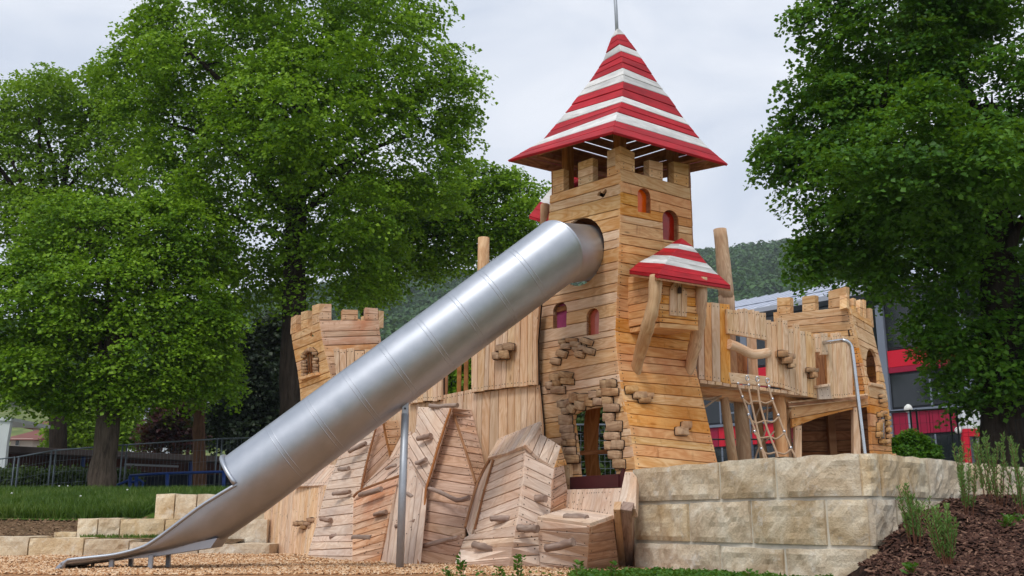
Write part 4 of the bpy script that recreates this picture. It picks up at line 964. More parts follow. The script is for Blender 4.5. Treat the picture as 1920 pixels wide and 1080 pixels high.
# ------------------------------------------------------------------ bridge
br = thing('plank_bridge', 'covered-sided timber bridge on log posts between tall tower and right turret', 'bridge', (3.2, 12.4, 1))
BP = (U(1312, 640, 11.62), Vector((.53, -.848, 0)).normalized())
def B(x, y, q=0.0): return onp(x, y, (BP[0]+BP[1]*q, BP[1]))
def bquad(rows, q=0.0): return [B(x, y, q) for x, y in rows]
for x0, x1, t0, t1, b0, b1 in ((1308, 1320, 566, 567, 711, 712), (1320, 1334, 566, 568, 712, 715), (1334, 1350, 566.5, 569, 714, 717), (1350, 1369, 569, 571, 716, 721)):
    facet(br, bquad([(x0, t0), (x1-.5, t1), (x1+1.5, b1), (x0+2.5, b0)]), (x0+5, t0, x0+7, b0), .4, M['wood_fresh'] if random.random() < .5 else M['wood_orange'], name='parapet_board', back=False)
xs = [1362, 1375, 1385, 1395, 1402, 1415, 1424, 1436]
for x0, x1 in zip(xs, xs[1:]):
    t = lerp(578, 586, (x0-1362)/74)+random.uniform(-4, 2); f = lambda x: lerp(625, 638, (x-1362)/74)
    facet(br, bquad([(x0+.4, t), (x1-.4, t+random.uniform(-1, 3)), (x1+1.5, f(x1)), (x0+2, f(x0))], .04), (x0+4, t, x0+6, f(x0)), .4, M['wood_fresh'], name='parapet_board', back=False)
xs = [1436, 1446, 1456, 1467, 1477, 1488, 1499, 1510, 1521, 1528]; tops = [600, 603, 596, 600, 616, 607, 620, 621, 630]
bb = [(1436, 722), (1470, 729), (1500, 742), (1535, 748), (1560, 748), (1595, 746)]
for (x0, x1), t in zip(zip(xs, xs[1:]), tops):
    facet(br, bquad([(x0+.4, t), (x1-.4, t+random.uniform(0, 3)), (x1+4, interp(bb, x1)[0]), (x0+4.4, interp(bb, x0)[0])], random.uniform(0, .03)), (x0+4, t, x0+8, 740), .4, M['wood_fresh'] if random.random() < .7 else M['wood_tan'], name='parapet_board', back=False)
for x0, x1, t, b in ((1528, 1538, 626, 660), (1538, 1552, 624, 665), (1552, 1560, 632, 748), (1560, 1568, 624, 747), (1568, 1577, 623, 747), (1577, 1586, 630, 746), (1586, 1596, 640, 745)):
    facet(br, bquad([(x0+.4, t), (x1-.4, t+1), (x1+.6*(b-t)/18, b), (x0+.6*(b-t)/18, b)], random.uniform(0, .03)), (x0+4, t, x0+7, b), .4, M['wood_fresh'], name='parapet_board', back=False)
facet(br, bquad([(1533, 725), (1556, 723), (1559, 748), (1535, 749)], .03), (1540, 725, 1542, 748), .2, M['wood_pale'], name='parapet_board', back=False)
facet(br, bquad([(1534, 722), (1557, 719), (1557, 724), (1534, 727)], .07), (1534, 724, 1557, 721), .2, M['wood_fresh'], thick=.1, name='opening_sill', back=False)
facet(br, bquad([(1529, 650), (1555, 655), (1560, 735), (1534, 738)], -.35), (1540, 655, 1543, 735), .12, M['wood_brown'], name='inner_board')
tube(br, [B(1366, 645, .02), B(1385, 652, .02), B(1412, 664, .02), B(1440, 661, .02)], [.062, .06, .062, .06], M['wood_fresh'], 'handrail', 12, bump=.15, sub=4, flat=Vector((0, 1, 0)))
facet(br, bquad([(1366, 698), (1441, 706), (1442, 724), (1370, 718)]), (1370, 708, 1440, 715), .2, M['wood_fresh'], name='edge_board', back=False)
# far parapet, deck and beams
far = BP[1]*-1.1
for x0, x1, t, b in ((1366, 1378, 640, 700), (1379, 1392, 648, 701), (1393, 1401, 650, 703)):
    facet(br, bquad([(x0, t), (x1, t+2), (x1+1, b), (x0+1, b)], -1.1), (x0+4, t, x0+5, b), .4, M['wood_brown'], name='parapet_board', back=False)
box(br, B(1412, 690, -1.1), Vector((.045, .02, 0)), Vector((-.02, .045, 0)), Vector((0, 0, .42)), M['wood_fresh'], 'rail_post')
dk = [B(1312, 712), B(1600, 748), B(1600, 748)+far, B(1312, 712)+far]
n = Vector((0, 0, 1)); N = 22
for i in range(N):
    a0, a1 = dk[0].lerp(dk[1], i/N+.003), dk[0].lerp(dk[1], (i+1)/N-.003); plank(br, [a0, a1, a1+far, a0+far], far, Vector((0, 0, 1)), M['wood_fresh'], .04, 'deck_board', nails=False)
for q in (-.3, -.85):
    tube(br, [B(1300, 728, q), B(1380, 738, q), B(1440, 746, q), B(1500, 756, q)], [.085, .095, .09, .085], M['wood_orange'], 'beam', 12, bump=.15, sub=3)
def post(x0, y0, x1, y1, Y0, Y1, r0, r1, mat='wood_log', nm='log_post', bmp=.1): return tube(br, [U(x0, y0, Y0), U((x0+x1)/2+random.uniform(-2, 2), (y0+y1)/2, (Y0+Y1)/2), U(x1, y1, Y1)], [r0, (r0+r1)/2, r1], M[mat], nm, 14, bump=bmp, sub=3)
post(1357, 740, 1379, 900, 12.2, 12.2, .055, .06); post(1387, 742, 1398, 900, 12.7, 12.7, .085, .098); post(1459, 738, 1468, 900, 12.6, 12.6, .085, .08, 'wood_orange')
post(1417, 745, 1440, 900, 13.2, 13.2, .05, .055); post(1476, 760, 1482, 900, 12.9, 12.9, .05, .05)
post(1480, 765, 1470, 800, 12.7, 12.9, .03, .03)
post(1350, 430, 1362, 560, 12.6, 12.6, .083, .1); post(1362, 555, 1372, 745, 12.6, 12.6, .1, .1)
tube(br, [U(1318, 749, 11.9), U(1348, 744, 12.1)], .012, M['rope'], 'rope', 6); tube(br, [U(1318, 766, 11.9), U(1352, 742, 12.1)], .012, M['rope'], 'rope', 6)
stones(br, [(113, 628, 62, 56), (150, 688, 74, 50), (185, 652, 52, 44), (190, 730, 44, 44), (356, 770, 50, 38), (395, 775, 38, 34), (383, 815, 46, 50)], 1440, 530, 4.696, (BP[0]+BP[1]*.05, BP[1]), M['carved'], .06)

# ------------------------------------------------------------------ rope net and sliding pole
net = thing('climbing_net', 'rope climbing net hanging from the bridge beside log posts', 'rope net', tuple(U(1465, 880, 11.4)))
cN = lambda P: [(1300+x/5.145, 680+y/5.145) for x, y in P]
def nY(y): return lerp(11.95, 11.45, (y-712)/160)
def rp(P, r=.0125, nm='rope', extra=None):
    q = [U(x, y, nY(y)) for x, y in cN(P)]
    if extra: q.append(extra(q[-1]))
    return tube(net, q, r, M['rope'], nm, 7, sub=4)
dn = lambda p: p+Vector((.06, -.03, -.35))
main = [[(410, 150), (470, 320), (560, 560), (640, 770), (715, 950)], [(520, 165), (560, 380), (600, 560), (650, 780), (690, 950)], [(617, 175), (640, 380), (690, 570), (740, 710), (800, 860), (825, 950)], [(715, 190), (760, 350), (815, 500), (875, 660), (940, 820), (1000, 950)]]
for P in main:
    rp(P, extra=dn); (x, y) = cN(P[:1])[0]
    c = U(x, y, nY(y)+.0); tube(net, [c+Vector((.0, 0, .02))+Vector((math.cos(t)*.02, -.01, math.sin(t)*.03)) for t in [k*math.pi/5 for k in range(11)]], .008, M['clamp'], 'shackle', 6)
for P in ([(480, 350), (540, 400), (565, 375), (640, 375), (700, 392), (762, 365)], [(530, 520), (590, 580), (640, 575), (690, 560), (760, 575), (815, 530)], [(590, 680), (650, 725), (740, 715), (800, 735), (875, 680)], [(650, 850), (720, 880), (800, 865), (880, 880), (940, 835)]): rp(P, .011, 'cross_rope')
for (x, y) in ((470, 330), (528, 500), (586, 662), (652, 830), (760, 350), (815, 505), (873, 662), (937, 820), (427, 200), (530, 215), (627, 218), (728, 228)):
    (px, py), = cN([(x, y)]); a = U(px, py-2.2, nY(py)-.004); b = U(px+1.2, py+2.6, nY(py)-.004); tube(net, [a, b], .018, M['clamp'], 'clamp', 8)
for P in ([(590, 960), (620, 850), (700, 640), (715, 400)], [(640, 430), (590, 560), (560, 690)], [(780, 660), (700, 760)]): tube(net, [U(x, y, 12.5) for x, y in cN(P)], .011, M['rope'], 'rope', 6, sub=3)
fp = thing('sliding_pole', 'bent shiny steel pole in front of the right turret', 'pole', tuple(G(1622, 900, 1.0)))
tube(fp, [U(1540, 643, 12.75), U(1560, 641, 12.6), U(1578, 638.5, 12.45), U(1588, 640, 12.42), U(1595, 648, 12.42), U(1598, 660, 12.42), U(1603, 700, 12.42), U(1612, 775, 12.42), U(1622, 858, 12.42), U(1627, 900, 12.42)], .026, M['chrome'], 'pole_tube', 12, sub=4)
tube(fp, [U(1538, 643, 12.8), U(1541, 643, 12.76)], .045, M['chrome'], 'wall_flange', 12)

# ------------------------------------------------------------------ retaining wall on the right
def wy(x): return interp([(1150, 11.0), (1186, 10.5), (1270, 9.75), (1350, 9.2), (1457, 8.6), (1530, 8.25), (1600, 8.02), (1640, 7.98), (1662, 8.1), (1750, 8.8), (1831, 9.4), (1920, 9.95), (2060, 10.9), (2300, 12.4)], x)[0]
def wxy(x): p = U(x, 975, wy(x)); return (p.x, p.y)
sw = thing('stone_retaining_wall', 'long curved limestone block retaining wall in front of the tower, right side', 'stone wall', (*wxy(1640), 0))
def course(xs, z0, z1, mat='limestone', jz=0.0):
    for a, b in zip(xs, xs[1:]):
        A, Bq = Vector((*wxy(a), 0)), Vector((*wxy(b), 0)); d = (Bq-A).normalized(); back_ = Vector((-d.y, d.x, 0))*.42
        g = .02; gu = g/(Bq-A).length
        rough_block(sw, A, Bq, z0+.016, z1-.016+random.uniform(-.01, .01), back_, M[mat], cell=.042, amp=.024, path=lambda u, a=a, b=b, gu=gu: Vector((*wxy(lerp(a, b, gu+u*(1-2*gu))), 0)))
course([1188, 1350, 1457, 1622, 1662, 1750, 1831, 1891, 1980, 2100], .67, 1.03)
course([1185, 1290, 1407, 1548, 1632, 1686, 1790, 1900, 2050], .29, .67); course([1184, 1346, 1465, 1623, 1700, 1830, 2000], -.1, .29)
xs = [1184+8*i for i in range(115)]; V, F = [], []
for x in xs:
    A, Bq = Vector((*wxy(x-4), 0)), Vector((*wxy(x+4), 0)); d = (Bq-A).normalized(); o = (A+Bq)/2+Vector((-d.y, d.x, 0))*.03; V += [(o.x, o.y, -.2), (o.x, o.y, 1.005), (o.x-d.y*.4, o.y+d.x*.4, 1.005), (o.x-d.y*.4, o.y+d.x*.4, -.2)]
for i in range(len(xs)-1):
    for k in range(3): F.append((4*i+k, 4*i+4+k, 4*i+5+k, 4*i+1+k))
mesh('mortar', V, F, M['mortar'], sw)
# ------------------------------------------------------------------ stepped stone blocks on the left
def steps(label, rows, Y, loc):
    t = thing('stone_step_row', label, 'stone step', loc)
    for x0, x1, yt, yb in rows:
        a, b = U(x0, yb, Y), U(x1, yb, Y); zt = U(x0, yt, Y).z; g = .01
        rough_block(t, (a.x+g, Y), (b.x-g, Y), min(a.z, U(x1, yb, Y).z)-.03, zt, Vector((0, .75, 0)), M['limestone'], cell=.055, amp=.025)
    return t
steps('flat pale kerb stones along the wood chips at the far left', [(-90, -10, 1046, 1062), (-10, 102, 1046, 1062)], 13.6, tuple(U(40, 1060, 13.6)))
steps('lowest row of limestone blocks behind the slide end', [(-100, 50, 1007, 1052), (50, 154, 1009, 1052), (154, 239, 1012, 1052), (239, 370, 1017, 1052), (370, 505, 1020, 1052)], 14.2, tuple(U(200, 1050, 14.2)))
steps('middle row of limestone blocks behind the slide run-out', [(98, 142, 998, 1014), (141, 180, 973, 1014), (180, 222, 972, 1014), (222, 306, 973, 1016), (306, 400, 974, 1016), (400, 500, 974, 1020)], 15.0, tuple(U(250, 1010, 15.0)))
steps('top row of limestone blocks at the edge of the lawn', [(288, 325, 926, 976), (325, 366, 927, 976), (366, 430, 927, 976), (430, 520, 927, 976)], 15.7, tuple(U(350, 972, 15.7)))

# ------------------------------------------------------------------ ground
def sheet(name, P, mat, kind='structure'):
    o = mesh(name, P, [tuple(range(len(P)))], mat); o['kind'] = kind; return o
sheet('ground', [(-900, -60, -.06), (900, -60, -.06), (900, 1500, -.06), (-900, 1500, -.06)], M['far_ground'])
# wood-chip bed with gentle humps
nx, ny = 90, 60; V, F = [], []
def chipz(x, y): return .02+.03*noise.noise(Vector((x*.9, y*.9, 0)))+.012*noise.noise(Vector((x*3, y*3, 5)))
for j in range(ny+1):
    for i in range(nx+1):
        x, y = lerp(-9, 6, i/nx), lerp(4, 17, j/ny); V.append((x, y, chipz(x, y)))
for j in range(ny):
    for i in range(nx): F.append((j*(nx+1)+i, j*(nx+1)+i+1, (j+1)*(nx+1)+i+1, (j+1)*(nx+1)+i))
o = mesh('wood_chip_bed', V, F, M['chip_ground'], smooth=True); o['kind'] = 'structure'
def chips(name, pos, nrm, mat, size, label):
    """loose chips: bent little slats, joined"""
    n = len(pos); L = size*RNG.uniform(.5, 1.5, n); Wd = size*RNG.uniform(.18, .5, n); yaw = RNG.uniform(0, 2*np.pi, n)
    pit = RNG.normal(0, .35, n); rol = RNG.normal(0, .4, n)
    ux = np.stack([np.cos(yaw)*np.cos(pit), np.sin(yaw)*np.cos(pit), np.sin(pit)], 1); sx = np.stack([-np.sin(yaw), np.cos(yaw), np.zeros(n)], 1)
    up = np.cross(ux, sx); sy = sx*np.cos(rol)[:, None]+up*np.sin(rol)[:, None]; up = np.cross(ux, sy)
    th = size*.16; base = pos+np.array([0, 0, 1.0])*(size*.12)
    c = []
    for du, dv, dw in ((-1, -1, 0), (1, -.7, 0), (1, .8, 0), (-1, 1, 0), (-.9, -.8, 1), (.9, -.6, 1), (.9, .6, 1), (-.9, .8, 1)):
        c.append(base+ux*(L*du/2)[:, None]+sy*(Wd*dv/2)[:, None]+up*(th*dw))
    V = np.stack(c, 1).reshape(-1, 3); f = np.array([[4, 5, 6, 7], [0, 1, 5, 4], [1, 2, 6, 5], [2, 3, 7, 6], [3, 0, 4, 7]])
    F = (np.arange(n)[:, None, None]*8+f[None]).reshape(-1, 4)
    o = indexed_np(name, V, F, mat, kind='stuff'); tag(o, label, 'chips'); return o
n = 36000; px = RNG.uniform(-40, 1230, n); Yc = 9.3+RNG.uniform(0, 1, n)**1.3*6.5
X = (px-960)/FPX*Yc*.98; pos = np.stack([X, Yc, [chipz(x, y) for x, y in zip(X, Yc)]], 1)
chips('wood_chips', pos, None, M['chips'], .042, 'light brown wood chips covering the fall zone below the slide')
# terrace behind the castle and the wall; it climbs gently to the buildings
def tz(y): return interp([(9, .98), (18, 1.0), (24, 1.06), (36, 1.5), (60, 1.7), (1500, 1.7)], y)[0]
edge = [(-60, 16.6), (-12, 16.6), (-9, 16.6)]
TB = [(-400, 26.6), (-9.2, 26.6), (-4.6, 26.4), (-3.9, 17), (-3.75, 15.75), (.2, 12.2), (1.2, 11.55)]+[(lambda q: (q[0], q[1]+.22))(wxy(x)) for x in (1200, 1300, 1450, 1560, 1640, 1700, 1850, 2060, 2300)]+[(60, 14), (400, 14)]
V, F = [], []; rows = [0, .6, 2, 5, 9, 14, 24, 45, 120, 500, 1400]
for r in rows:
    for (x, y) in TB: yy = y+r if r < 20 else max(y, 15)+r; V.append((x*(1+r/120 if abs(x) > 50 else 1), yy, tz(yy)))
m_ = len(TB)
for j in range(len(rows)-1):
    for i in range(m_-1): F.append((j*m_+i, j*m_+i+1, (j+1)*m_+i+1, (j+1)*m_+i))
o = mesh('terrace', V, F, M['paving']); o['kind'] = 'structure'
# lawn bank on the left, soil strip at its foot
def lz(x, y):
    e = interp([(14.2, .16), (15.4, .3), (16.2, .42), (17.5, .62), (20, .82), (23, 1.04), (27, 1.12)], y)[0]
    return e+.03*noise.noise(Vector((x*.7, y*.7, 3)))
def grid(name, x0, x1, y0, y1, nx, ny, zf, mat, kind='structure'):
    V = [(lerp(x0, x1, i/nx), lerp(y0, y1, j/ny), zf(lerp(x0, x1, i/nx), lerp(y0, y1, j/ny))) for j in range(ny+1) for i in range(nx+1)]
    F = [(j*(nx+1)+i, j*(nx+1)+i+1, (j+1)*(nx+1)+i+1, (j+1)*(nx+1)+i) for j in range(ny) for i in range(nx)]
    o = mesh(name, V, F, mat, smooth=True); o['kind'] = kind; return o
grid('soil_strip', -13, -3.9, 14.5, 17.4, 40, 16, lambda x, y: lz(x, y)-.012+.02*noise.noise(Vector((x*3, y*3, 0))), M['soil'])
grid('lawn', -30, -3.2, 16.7, 27, 60, 40, lambda x, y: lz(x, y)+.012, M['lawn'])
def grass(name, pos, h, mat, label, lean=.35, wd=.008):
    n = len(pos); yaw = RNG.uniform(0, 2*np.pi, n); hh = h*RNG.uniform(.5, 1.3, n); d = np.stack([np.cos(yaw), np.sin(yaw), np.zeros(n)], 1)
    le = RNG.normal(0, lean, (n, 2)); tip = pos+np.stack([le[:, 0]*hh, le[:, 1]*hh, hh], 1); mid = (pos+tip)/2+np.array([0, 0, 1])*(hh*.08)[:, None]
    V = np.stack([pos-d*wd, pos+d*wd, mid+d*wd*.8, tip, mid-d*wd*.8], 1).reshape(-1, 3)
    F4 = (np.arange(n)[:, None]*5+np.array([0, 1, 2, 4])[None]); F3 = (np.arange(n)[:, None]*5+np.array([4, 2, 3, 3])[None])
    me = bpy.data.meshes.new(name); F = [tuple(f) for f in F4]+[tuple(f[:3]) for f in F3]; me.from_pydata(V.tolist(), [], F); me.materials.append(mat)
    o = link(name, me); tag(o, label, 'grass', kind='stuff'); return o
n = 30000; Y = 16.8+RNG.uniform(0, 1, n)**1.4*9; px = RNG.uniform(-30, 430, n); X = (px-960)/FPX*Y*.985
keep = ~((X > -6.1) & (Y < 17.6)); X, Y = X[keep], Y[keep]
grass('lawn_grass', np.stack([X, Y, [lz(x, y) for x, y in zip(X, Y)]], 1), .2, M['grass'], 'long green grass on the bank below the trees', wd=.011)
n = 700; Y = RNG.uniform(14.7, 15.0, n); X = RNG.uniform(-6.2, -4.2, n); grass('ledge_grass', np.stack([X, Y, np.full(n, .25)], 1), .05, M['grass'], 'thin grass tuft line on the lower stone ledge')
n = 2600; X = RNG.uniform(-12, -5.0, n); Y = RNG.uniform(15, 17, n); chips('soil_clods', np.stack([X, Y, [lz(x, y) for x, y in zip(X, Y)]], 1), None, M['clods'], .05, 'loose brown soil crumbs at the foot of the lawn')
# bark-mulch mound in front of the wall
ctl = [(1560, 1105, 8.0), (1605, 1078, 7.95), (1640, 1045, 7.85), (1690, 985, 7.95), (1740, 957, 8.4), (1800, 938, 8.9), (1860, 933, 9.35), (1920, 931, 9.7), (2000, 930, 10.2), (2120, 930, 10.9), (1620, 1100, 7.2), (1720, 1060, 7.2), (1800, 1010, 7.6), (1900, 985, 8.2), (2000, 990, 8.6),
       (1640, 1150, 6.2), (1780, 1100, 6.4), (1900, 1060, 6.6), (2050, 1060, 7), (1700, 1250, 5), (1900, 1250, 4.8), (2200, 1250, 5)]
CP = np.array([tuple(U(*c)) for c in ctl])
def mz(x, y):
    d = (CP[:, 0]-x)**2+(CP[:, 1]-y)**2+.03; w_ = 1/d**1.6; return float((w_*CP[:, 2]).sum()/w_.sum())
def mzz(x, y): return max(-.3, mz(x, y))+.02*noise.noise(Vector((x*2.5, y*2.5, 1)))
def mnd_x0(y): return interp([(4, 1.9), (6, 2.1), (7.2, 2.5), (7.9, 2.62), (8.2, 3.0), (9, 3.9), (10, 4.9), (11, 6)], y)[0]
V, F = [], []; ny_, nx_ = 70, 70
for j in range(ny_+1):
    y = lerp(4.2, 10.6, j/ny_); x0 = mnd_x0(y)-.15
    for i in range(nx_+1): x = lerp(x0, 9, (i/nx_)**1.3); e_ = min(1, i/4); V.append((x, y, lerp(-.1, mzz(x, y), e_ if y < 7.9 else 1)))
for j in range(ny_):
    for i in range(nx_): F.append((j*(nx_+1)+i, j*(nx_+1)+i+1, (j+1)*(nx_+1)+i+1, (j+1)*(nx_+1)+i))
o = mesh('mulch_mound', V, F, M['mulch_ground'], smooth=True); o['kind'] = 'structure'
n = 26000; Y = RNG.uniform(5.8, 10.2, n); X = RNG.uniform(2.2, 6.4, n); x0 = np.array([mnd_x0(y) for y in Y]); k = (X > x0+.02) & (X/Y < .62); X, Y = X[k], Y[k]
chips('bark_mulch', np.stack([X, Y, [mzz(x, y)+.005 for x, y in zip(X, Y)]], 1), None, M['mulch'], .045, 'dark brown bark mulch on the mound before the stone wall')
# ------------------------------------------------------------------ trees and plants
def leaves_np(pos, nrm, size, fold=.35):
    """folded leaf: two quads sharing a midrib. returns (V, F)"""
    n = len(pos); r = RNG.normal(0, 1, (n, 3)); t = np.cross(nrm, r); t /= np.linalg.norm(t, axis=1)[:, None]+1e-9; b = np.cross(nrm, t)
    L = size*RNG.uniform(.7, 1.35, n)[:, None]; Wd = L*.46
    base, tip = pos-t*L*.5, pos+t*L*.5-nrm*L*.12; up = nrm*L*.12*fold*3
    V = np.stack([base, pos+b*Wd+up-t*L*.05, tip, pos-b*Wd+up-t*L*.05], 1).reshape(-1, 3)
    i = np.arange(n)[:, None]*4
    F = np.concatenate([i+np.array([0, 1, 2]), i+np.array([0, 2, 3])], 0); return V, F
def crown(parent, lobes, ncl, nleaf, size, mat, cr=.42, shell=.5, name='crown', flat=.3, droop=.3):
    """lobes: (centre, radii). sprays of leaves through the outer part of every lobe"""
    C = np.array([tuple(c) for c, r in lobes]); R = np.array([r for c, r in lobes]); ar = (R[:, 0]*R[:, 1]+R[:, 0]*R[:, 2]+R[:, 1]*R[:, 2]); pr = ar/ar.sum()
    k = RNG.choice(len(lobes), ncl, p=pr); d = RNG.normal(0, 1, (ncl, 3)); d /= np.linalg.norm(d, axis=1)[:, None]
    f = 1-RNG.uniform(0, 1, ncl)**1.6*shell; f *= RNG.uniform(.88, 1.14, ncl)*np.array([1+.3*noise.noise(Vector((q_[0]*2.2+kk*7, q_[1]*2.2, q_[2]*2.2))) for q_, kk in zip(d, k)])
    p = C[k]+d*R[k]*f[:, None]
    dist = np.min(np.where(np.arange(len(lobes))[None, :] == k[:, None], 9, np.sqrt((((p[:, None, :]-C[None])/R[None])**2).sum(2))), 1)
    keep = (dist > .72) | (RNG.uniform(0, 1, ncl) < .25); p, d = p[keep], d[keep]; m = len(p)
    outw = d.copy(); outw[:, 2] *= .4; outw /= np.linalg.norm(outw, axis=1)[:, None]+1e-9
    n0 = np.array([0, 0, 1.0])+outw*.55+RNG.normal(0, .18, (m, 3)); n0 /= np.linalg.norm(n0, axis=1)[:, None]
    u = np.cross(n0, np.array([1.0, 0.1, 0])); u /= np.linalg.norm(u, axis=1)[:, None]; v = np.cross(n0, u)
    rad = cr*RNG.uniform(.5, 1.5, m); nl = nleaf
    a = RNG.uniform(0, 2*np.pi, (m, nl)); rr = np.sqrt(RNG.uniform(0, 1, (m, nl)))*rad[:, None]; hh = RNG.normal(0, .16, (m, nl))*rad[:, None]*flat*2-droop*rr**2/rad[:, None]
    pos = p[:, None, :]+u[:, None, :]*(rr*np.cos(a))[..., None]+v[:, None, :]*(rr*np.sin(a))[..., None]+n0[:, None, :]*hh[..., None]
    nr = n0[:, None, :]+RNG.normal(0, .42, (m, nl, 3)); nr /= np.linalg.norm(nr, axis=2)[..., None]
    V, F = leaves_np(pos.reshape(-1, 3), nr.reshape(-1, 3), size)
    return indexed_np(name, V, F, mat, parent), p
def plobes(rows, Y0, sub_=7):
    """lobes from picture ellipses: x, y, rx, ry, (distance shift)"""
    L = []
    for r in rows:
        Y = Y0+(r[4] if len(r) > 4 else 0); c = U(r[0], r[1], Y); s_ = (c-CAM).dot(Vector((0, CT, ST)))/FPX
        rx, rz = r[2]*s_, r[3]*s_; ry = (rx+rz)/2*.95; L.append((c, (rx*.86, ry*.86, rz*.86)))
        if sub_:
            for k in range(sub_):            # knobbly outline: smaller boughs around each big one
                d = Vector((random.gauss(0, 1), random.gauss(0, 1), random.gauss(.2, 1))).normalized(); f = random.uniform(.26, .44); m_ = (rx+ry+rz)/3*f
                L.append((c+Vector((d.x*rx, d.y*ry, d.z*rz))*random.uniform(.72, .9), (m_*random.uniform(.9, 1.4), m_*1.1, m_*random.uniform(.7, 1))))
    return L
def tree(name, label, rows, Y0, trunk, ncl, nleaf, size, mat, bk='bark', cr=.42, limbs=9, cat='tree', group=None, **kw):
    """trunk: picture points x, y, radius(m)"""
    P = [U(x, y, Y0) for x, y, r in trunk]; z = tz(Y0)-.1 if Y0 > 15 else 0
    t = thing(name, label, cat, (P[0].x, P[0].y, P[0].z), group)
    V = [Vector((P[0].x, P[0].y, P[0].z-.4))]+P; rad = [trunk[0][2]*1.35]+[r for _, _, r in trunk]
    tube(t, V, rad, M[bk], 'trunk', 14, sub=4, bump=.22)
    L = plobes(rows, Y0); big = L[::8]
    top = P[-1]; st_ = P[max(1, len(P)//2)]
    for i, (c, r) in enumerate(big[:limbs]):
        f = random.uniform(.2, .95); s0 = st_.lerp(top, f); rr = lerp(trunk[len(P)//2][2], trunk[-1][2], f)*.55
        e_ = c+Vector((random.uniform(-.3, .3)*r[0], random.uniform(-.5, .2)*r[1], random.uniform(0, .4)*r[2]))
        m = s0.lerp(e_, .5)+Vector((random.uniform(-.3, .3), random.uniform(-.3, .3), .12*(e_-s0).length))
        tube(t, [s0, m, e_], [rr, rr*.6, rr*.15], M[bk], 'limb', 7, sub=4, bump=.15)
        for k in range(4):
            b0 = m.lerp(e_, random.uniform(0, .8)); dv = Vector((random.uniform(-1, 1)*r[0], random.uniform(-1, 1)*r[1], random.uniform(-.2, .9)*r[2]))*.7
            tube(t, [b0, b0+dv*.5+Vector((0, 0, .08)), b0+dv], [rr*.3, rr*.18, rr*.05], M[bk], 'branch', 5, sub=2)
    crown(t, L, ncl, nleaf, size, M[mat], cr, **kw); return t
# big lime, centre left
tree('lime_tree', 'huge tall lime tree with dark trunk rising behind the slide', [(560, 40, 210, 150), (420, 130, 190, 150), (720, 110, 155, 150), (480, 300, 210, 160), (745, 270, 135, 130), (640, 400, 170, 140), (330, 260, 130, 130, 1), (300, 75, 85, 75), (830, 170, 70, 110), (560, 200, 200, 150, -2), (470, 440, 160, 110), (820, 330, 70, 80), (600, 500, 150, 80, .5), (380, 20, 120, 90), (255, 160, 75, 85), (450, 530, 110, 70, 1), (370, 430, 120, 90, -1)], 27,
     [(545, 935, .42), (548, 760, .36), (552, 560, .33), (556, 380, .26), (560, 180, .16)], 4200, 46, .104, 'leaf_lime', 'bark_dark', .5)
tree('lime_tree', 'slimmer tree between the huge lime and the striped tower', [(930, 400, 95, 80), (850, 450, 110, 80), (985, 365, 48, 40), (780, 460, 90, 70), (700, 500, 80, 70), (900, 340, 70, 45), (960, 450, 60, 50), (740, 400, 90, 70)], 31, [(690, 935, .3), (690, 640, .26), (697, 520, .22), (720, 420, .14)], 1500, 36, .112, 'leaf_lime', 'bark_dark', .5, 7)
tree('lime_tree', 'yellow-green tree at the far left edge, behind the others', [(110, 210, 120, 100), (30, 320, 120, 130), (170, 320, 110, 120), (50, 190, 70, 65), (-60, 250, 90, 100), (90, 420, 130, 90), (185, 180, 60, 62), (235, 250, 70, 110)], 33, [(110, 935, .3), (105, 600, .28), (100, 400, .2)], 1900, 34, .118, 'leaf_yellow', 'bark_dark', .5, 7)
tree('lime_tree', 'broad tree with thick grey trunk standing on the lawn', [(180, 540, 160, 110), (50, 580, 120, 110), (320, 540, 130, 110), (250, 650, 190, 85), (110, 680, 130, 75), (375, 640, 65, 80), (10, 680, 80, 60), (230, 440, 150, 80), (120, 430, 110, 70), (330, 440, 110, 80), (300, 720, 120, 45), (60, 740, 80, 30), (170, 740, 120, 36), (400, 600, 60, 60)], 25,
     [(188, 932, .34), (196, 850, .30), (204, 770, .29), (212, 680, .26), (215, 560, .18)], 3000, 46, .096, 'leaf_lime', 'bark', .46)
tree('maple_tree', 'big dark green tree on the right overhanging the turret', [(1690, 60, 190, 130), (1640, 235, 175, 120), (1860, 180, 170, 190), (1590, 330, 150, 95), (1470, 298, 62, 38), (1560, 430, 85, 80), (1700, 470, 175, 120), (1880, 430, 150, 180), (1790, 600, 95, 90), (1850, 700, 100, 85), (1545, 60, 68, 90), (1650, 525, 50, 38), (1540, 180, 70, 70), (1980, 300, 160, 250), (1800, -60, 220, 120), (1765, 710, 34, 40), (1525, 500, 50, 42), (1960, 650, 110, 120), (1720, 300, 170, 140, -2)], 17,
     [(1884, 905, .4), (1882, 800, .36), (1878, 640, .34), (1868, 440, .28), (1850, 200, .2)], 4400, 46, .082, 'leaf_dark', 'bark_dark', .36)
tree('pine_tree', 'slender brown trunk with thin crown on the lawn behind the fence', [(360, 690, 70, 50), (400, 700, 60, 45), (330, 710, 50, 35)], 30, [(375, 925, .2), (373, 830, .18), (375, 740, .16), (378, 680, .1)], 260, 22, .13, 'leaf_lime', 'bark_brown', .45, 3)
tree('conifer_tree', 'dark conifer in the gap left of the castle turret', [(450, 690, 55, 90), (430, 790, 60, 60), (470, 780, 55, 70), (500, 720, 50, 90), (520, 640, 40, 60)], 38, [(455, 900, .25), (455, 740, .2), (455, 620, .08)], 900, 26, .17, 'leaf_conifer', 'bark_dark', .55, 4)
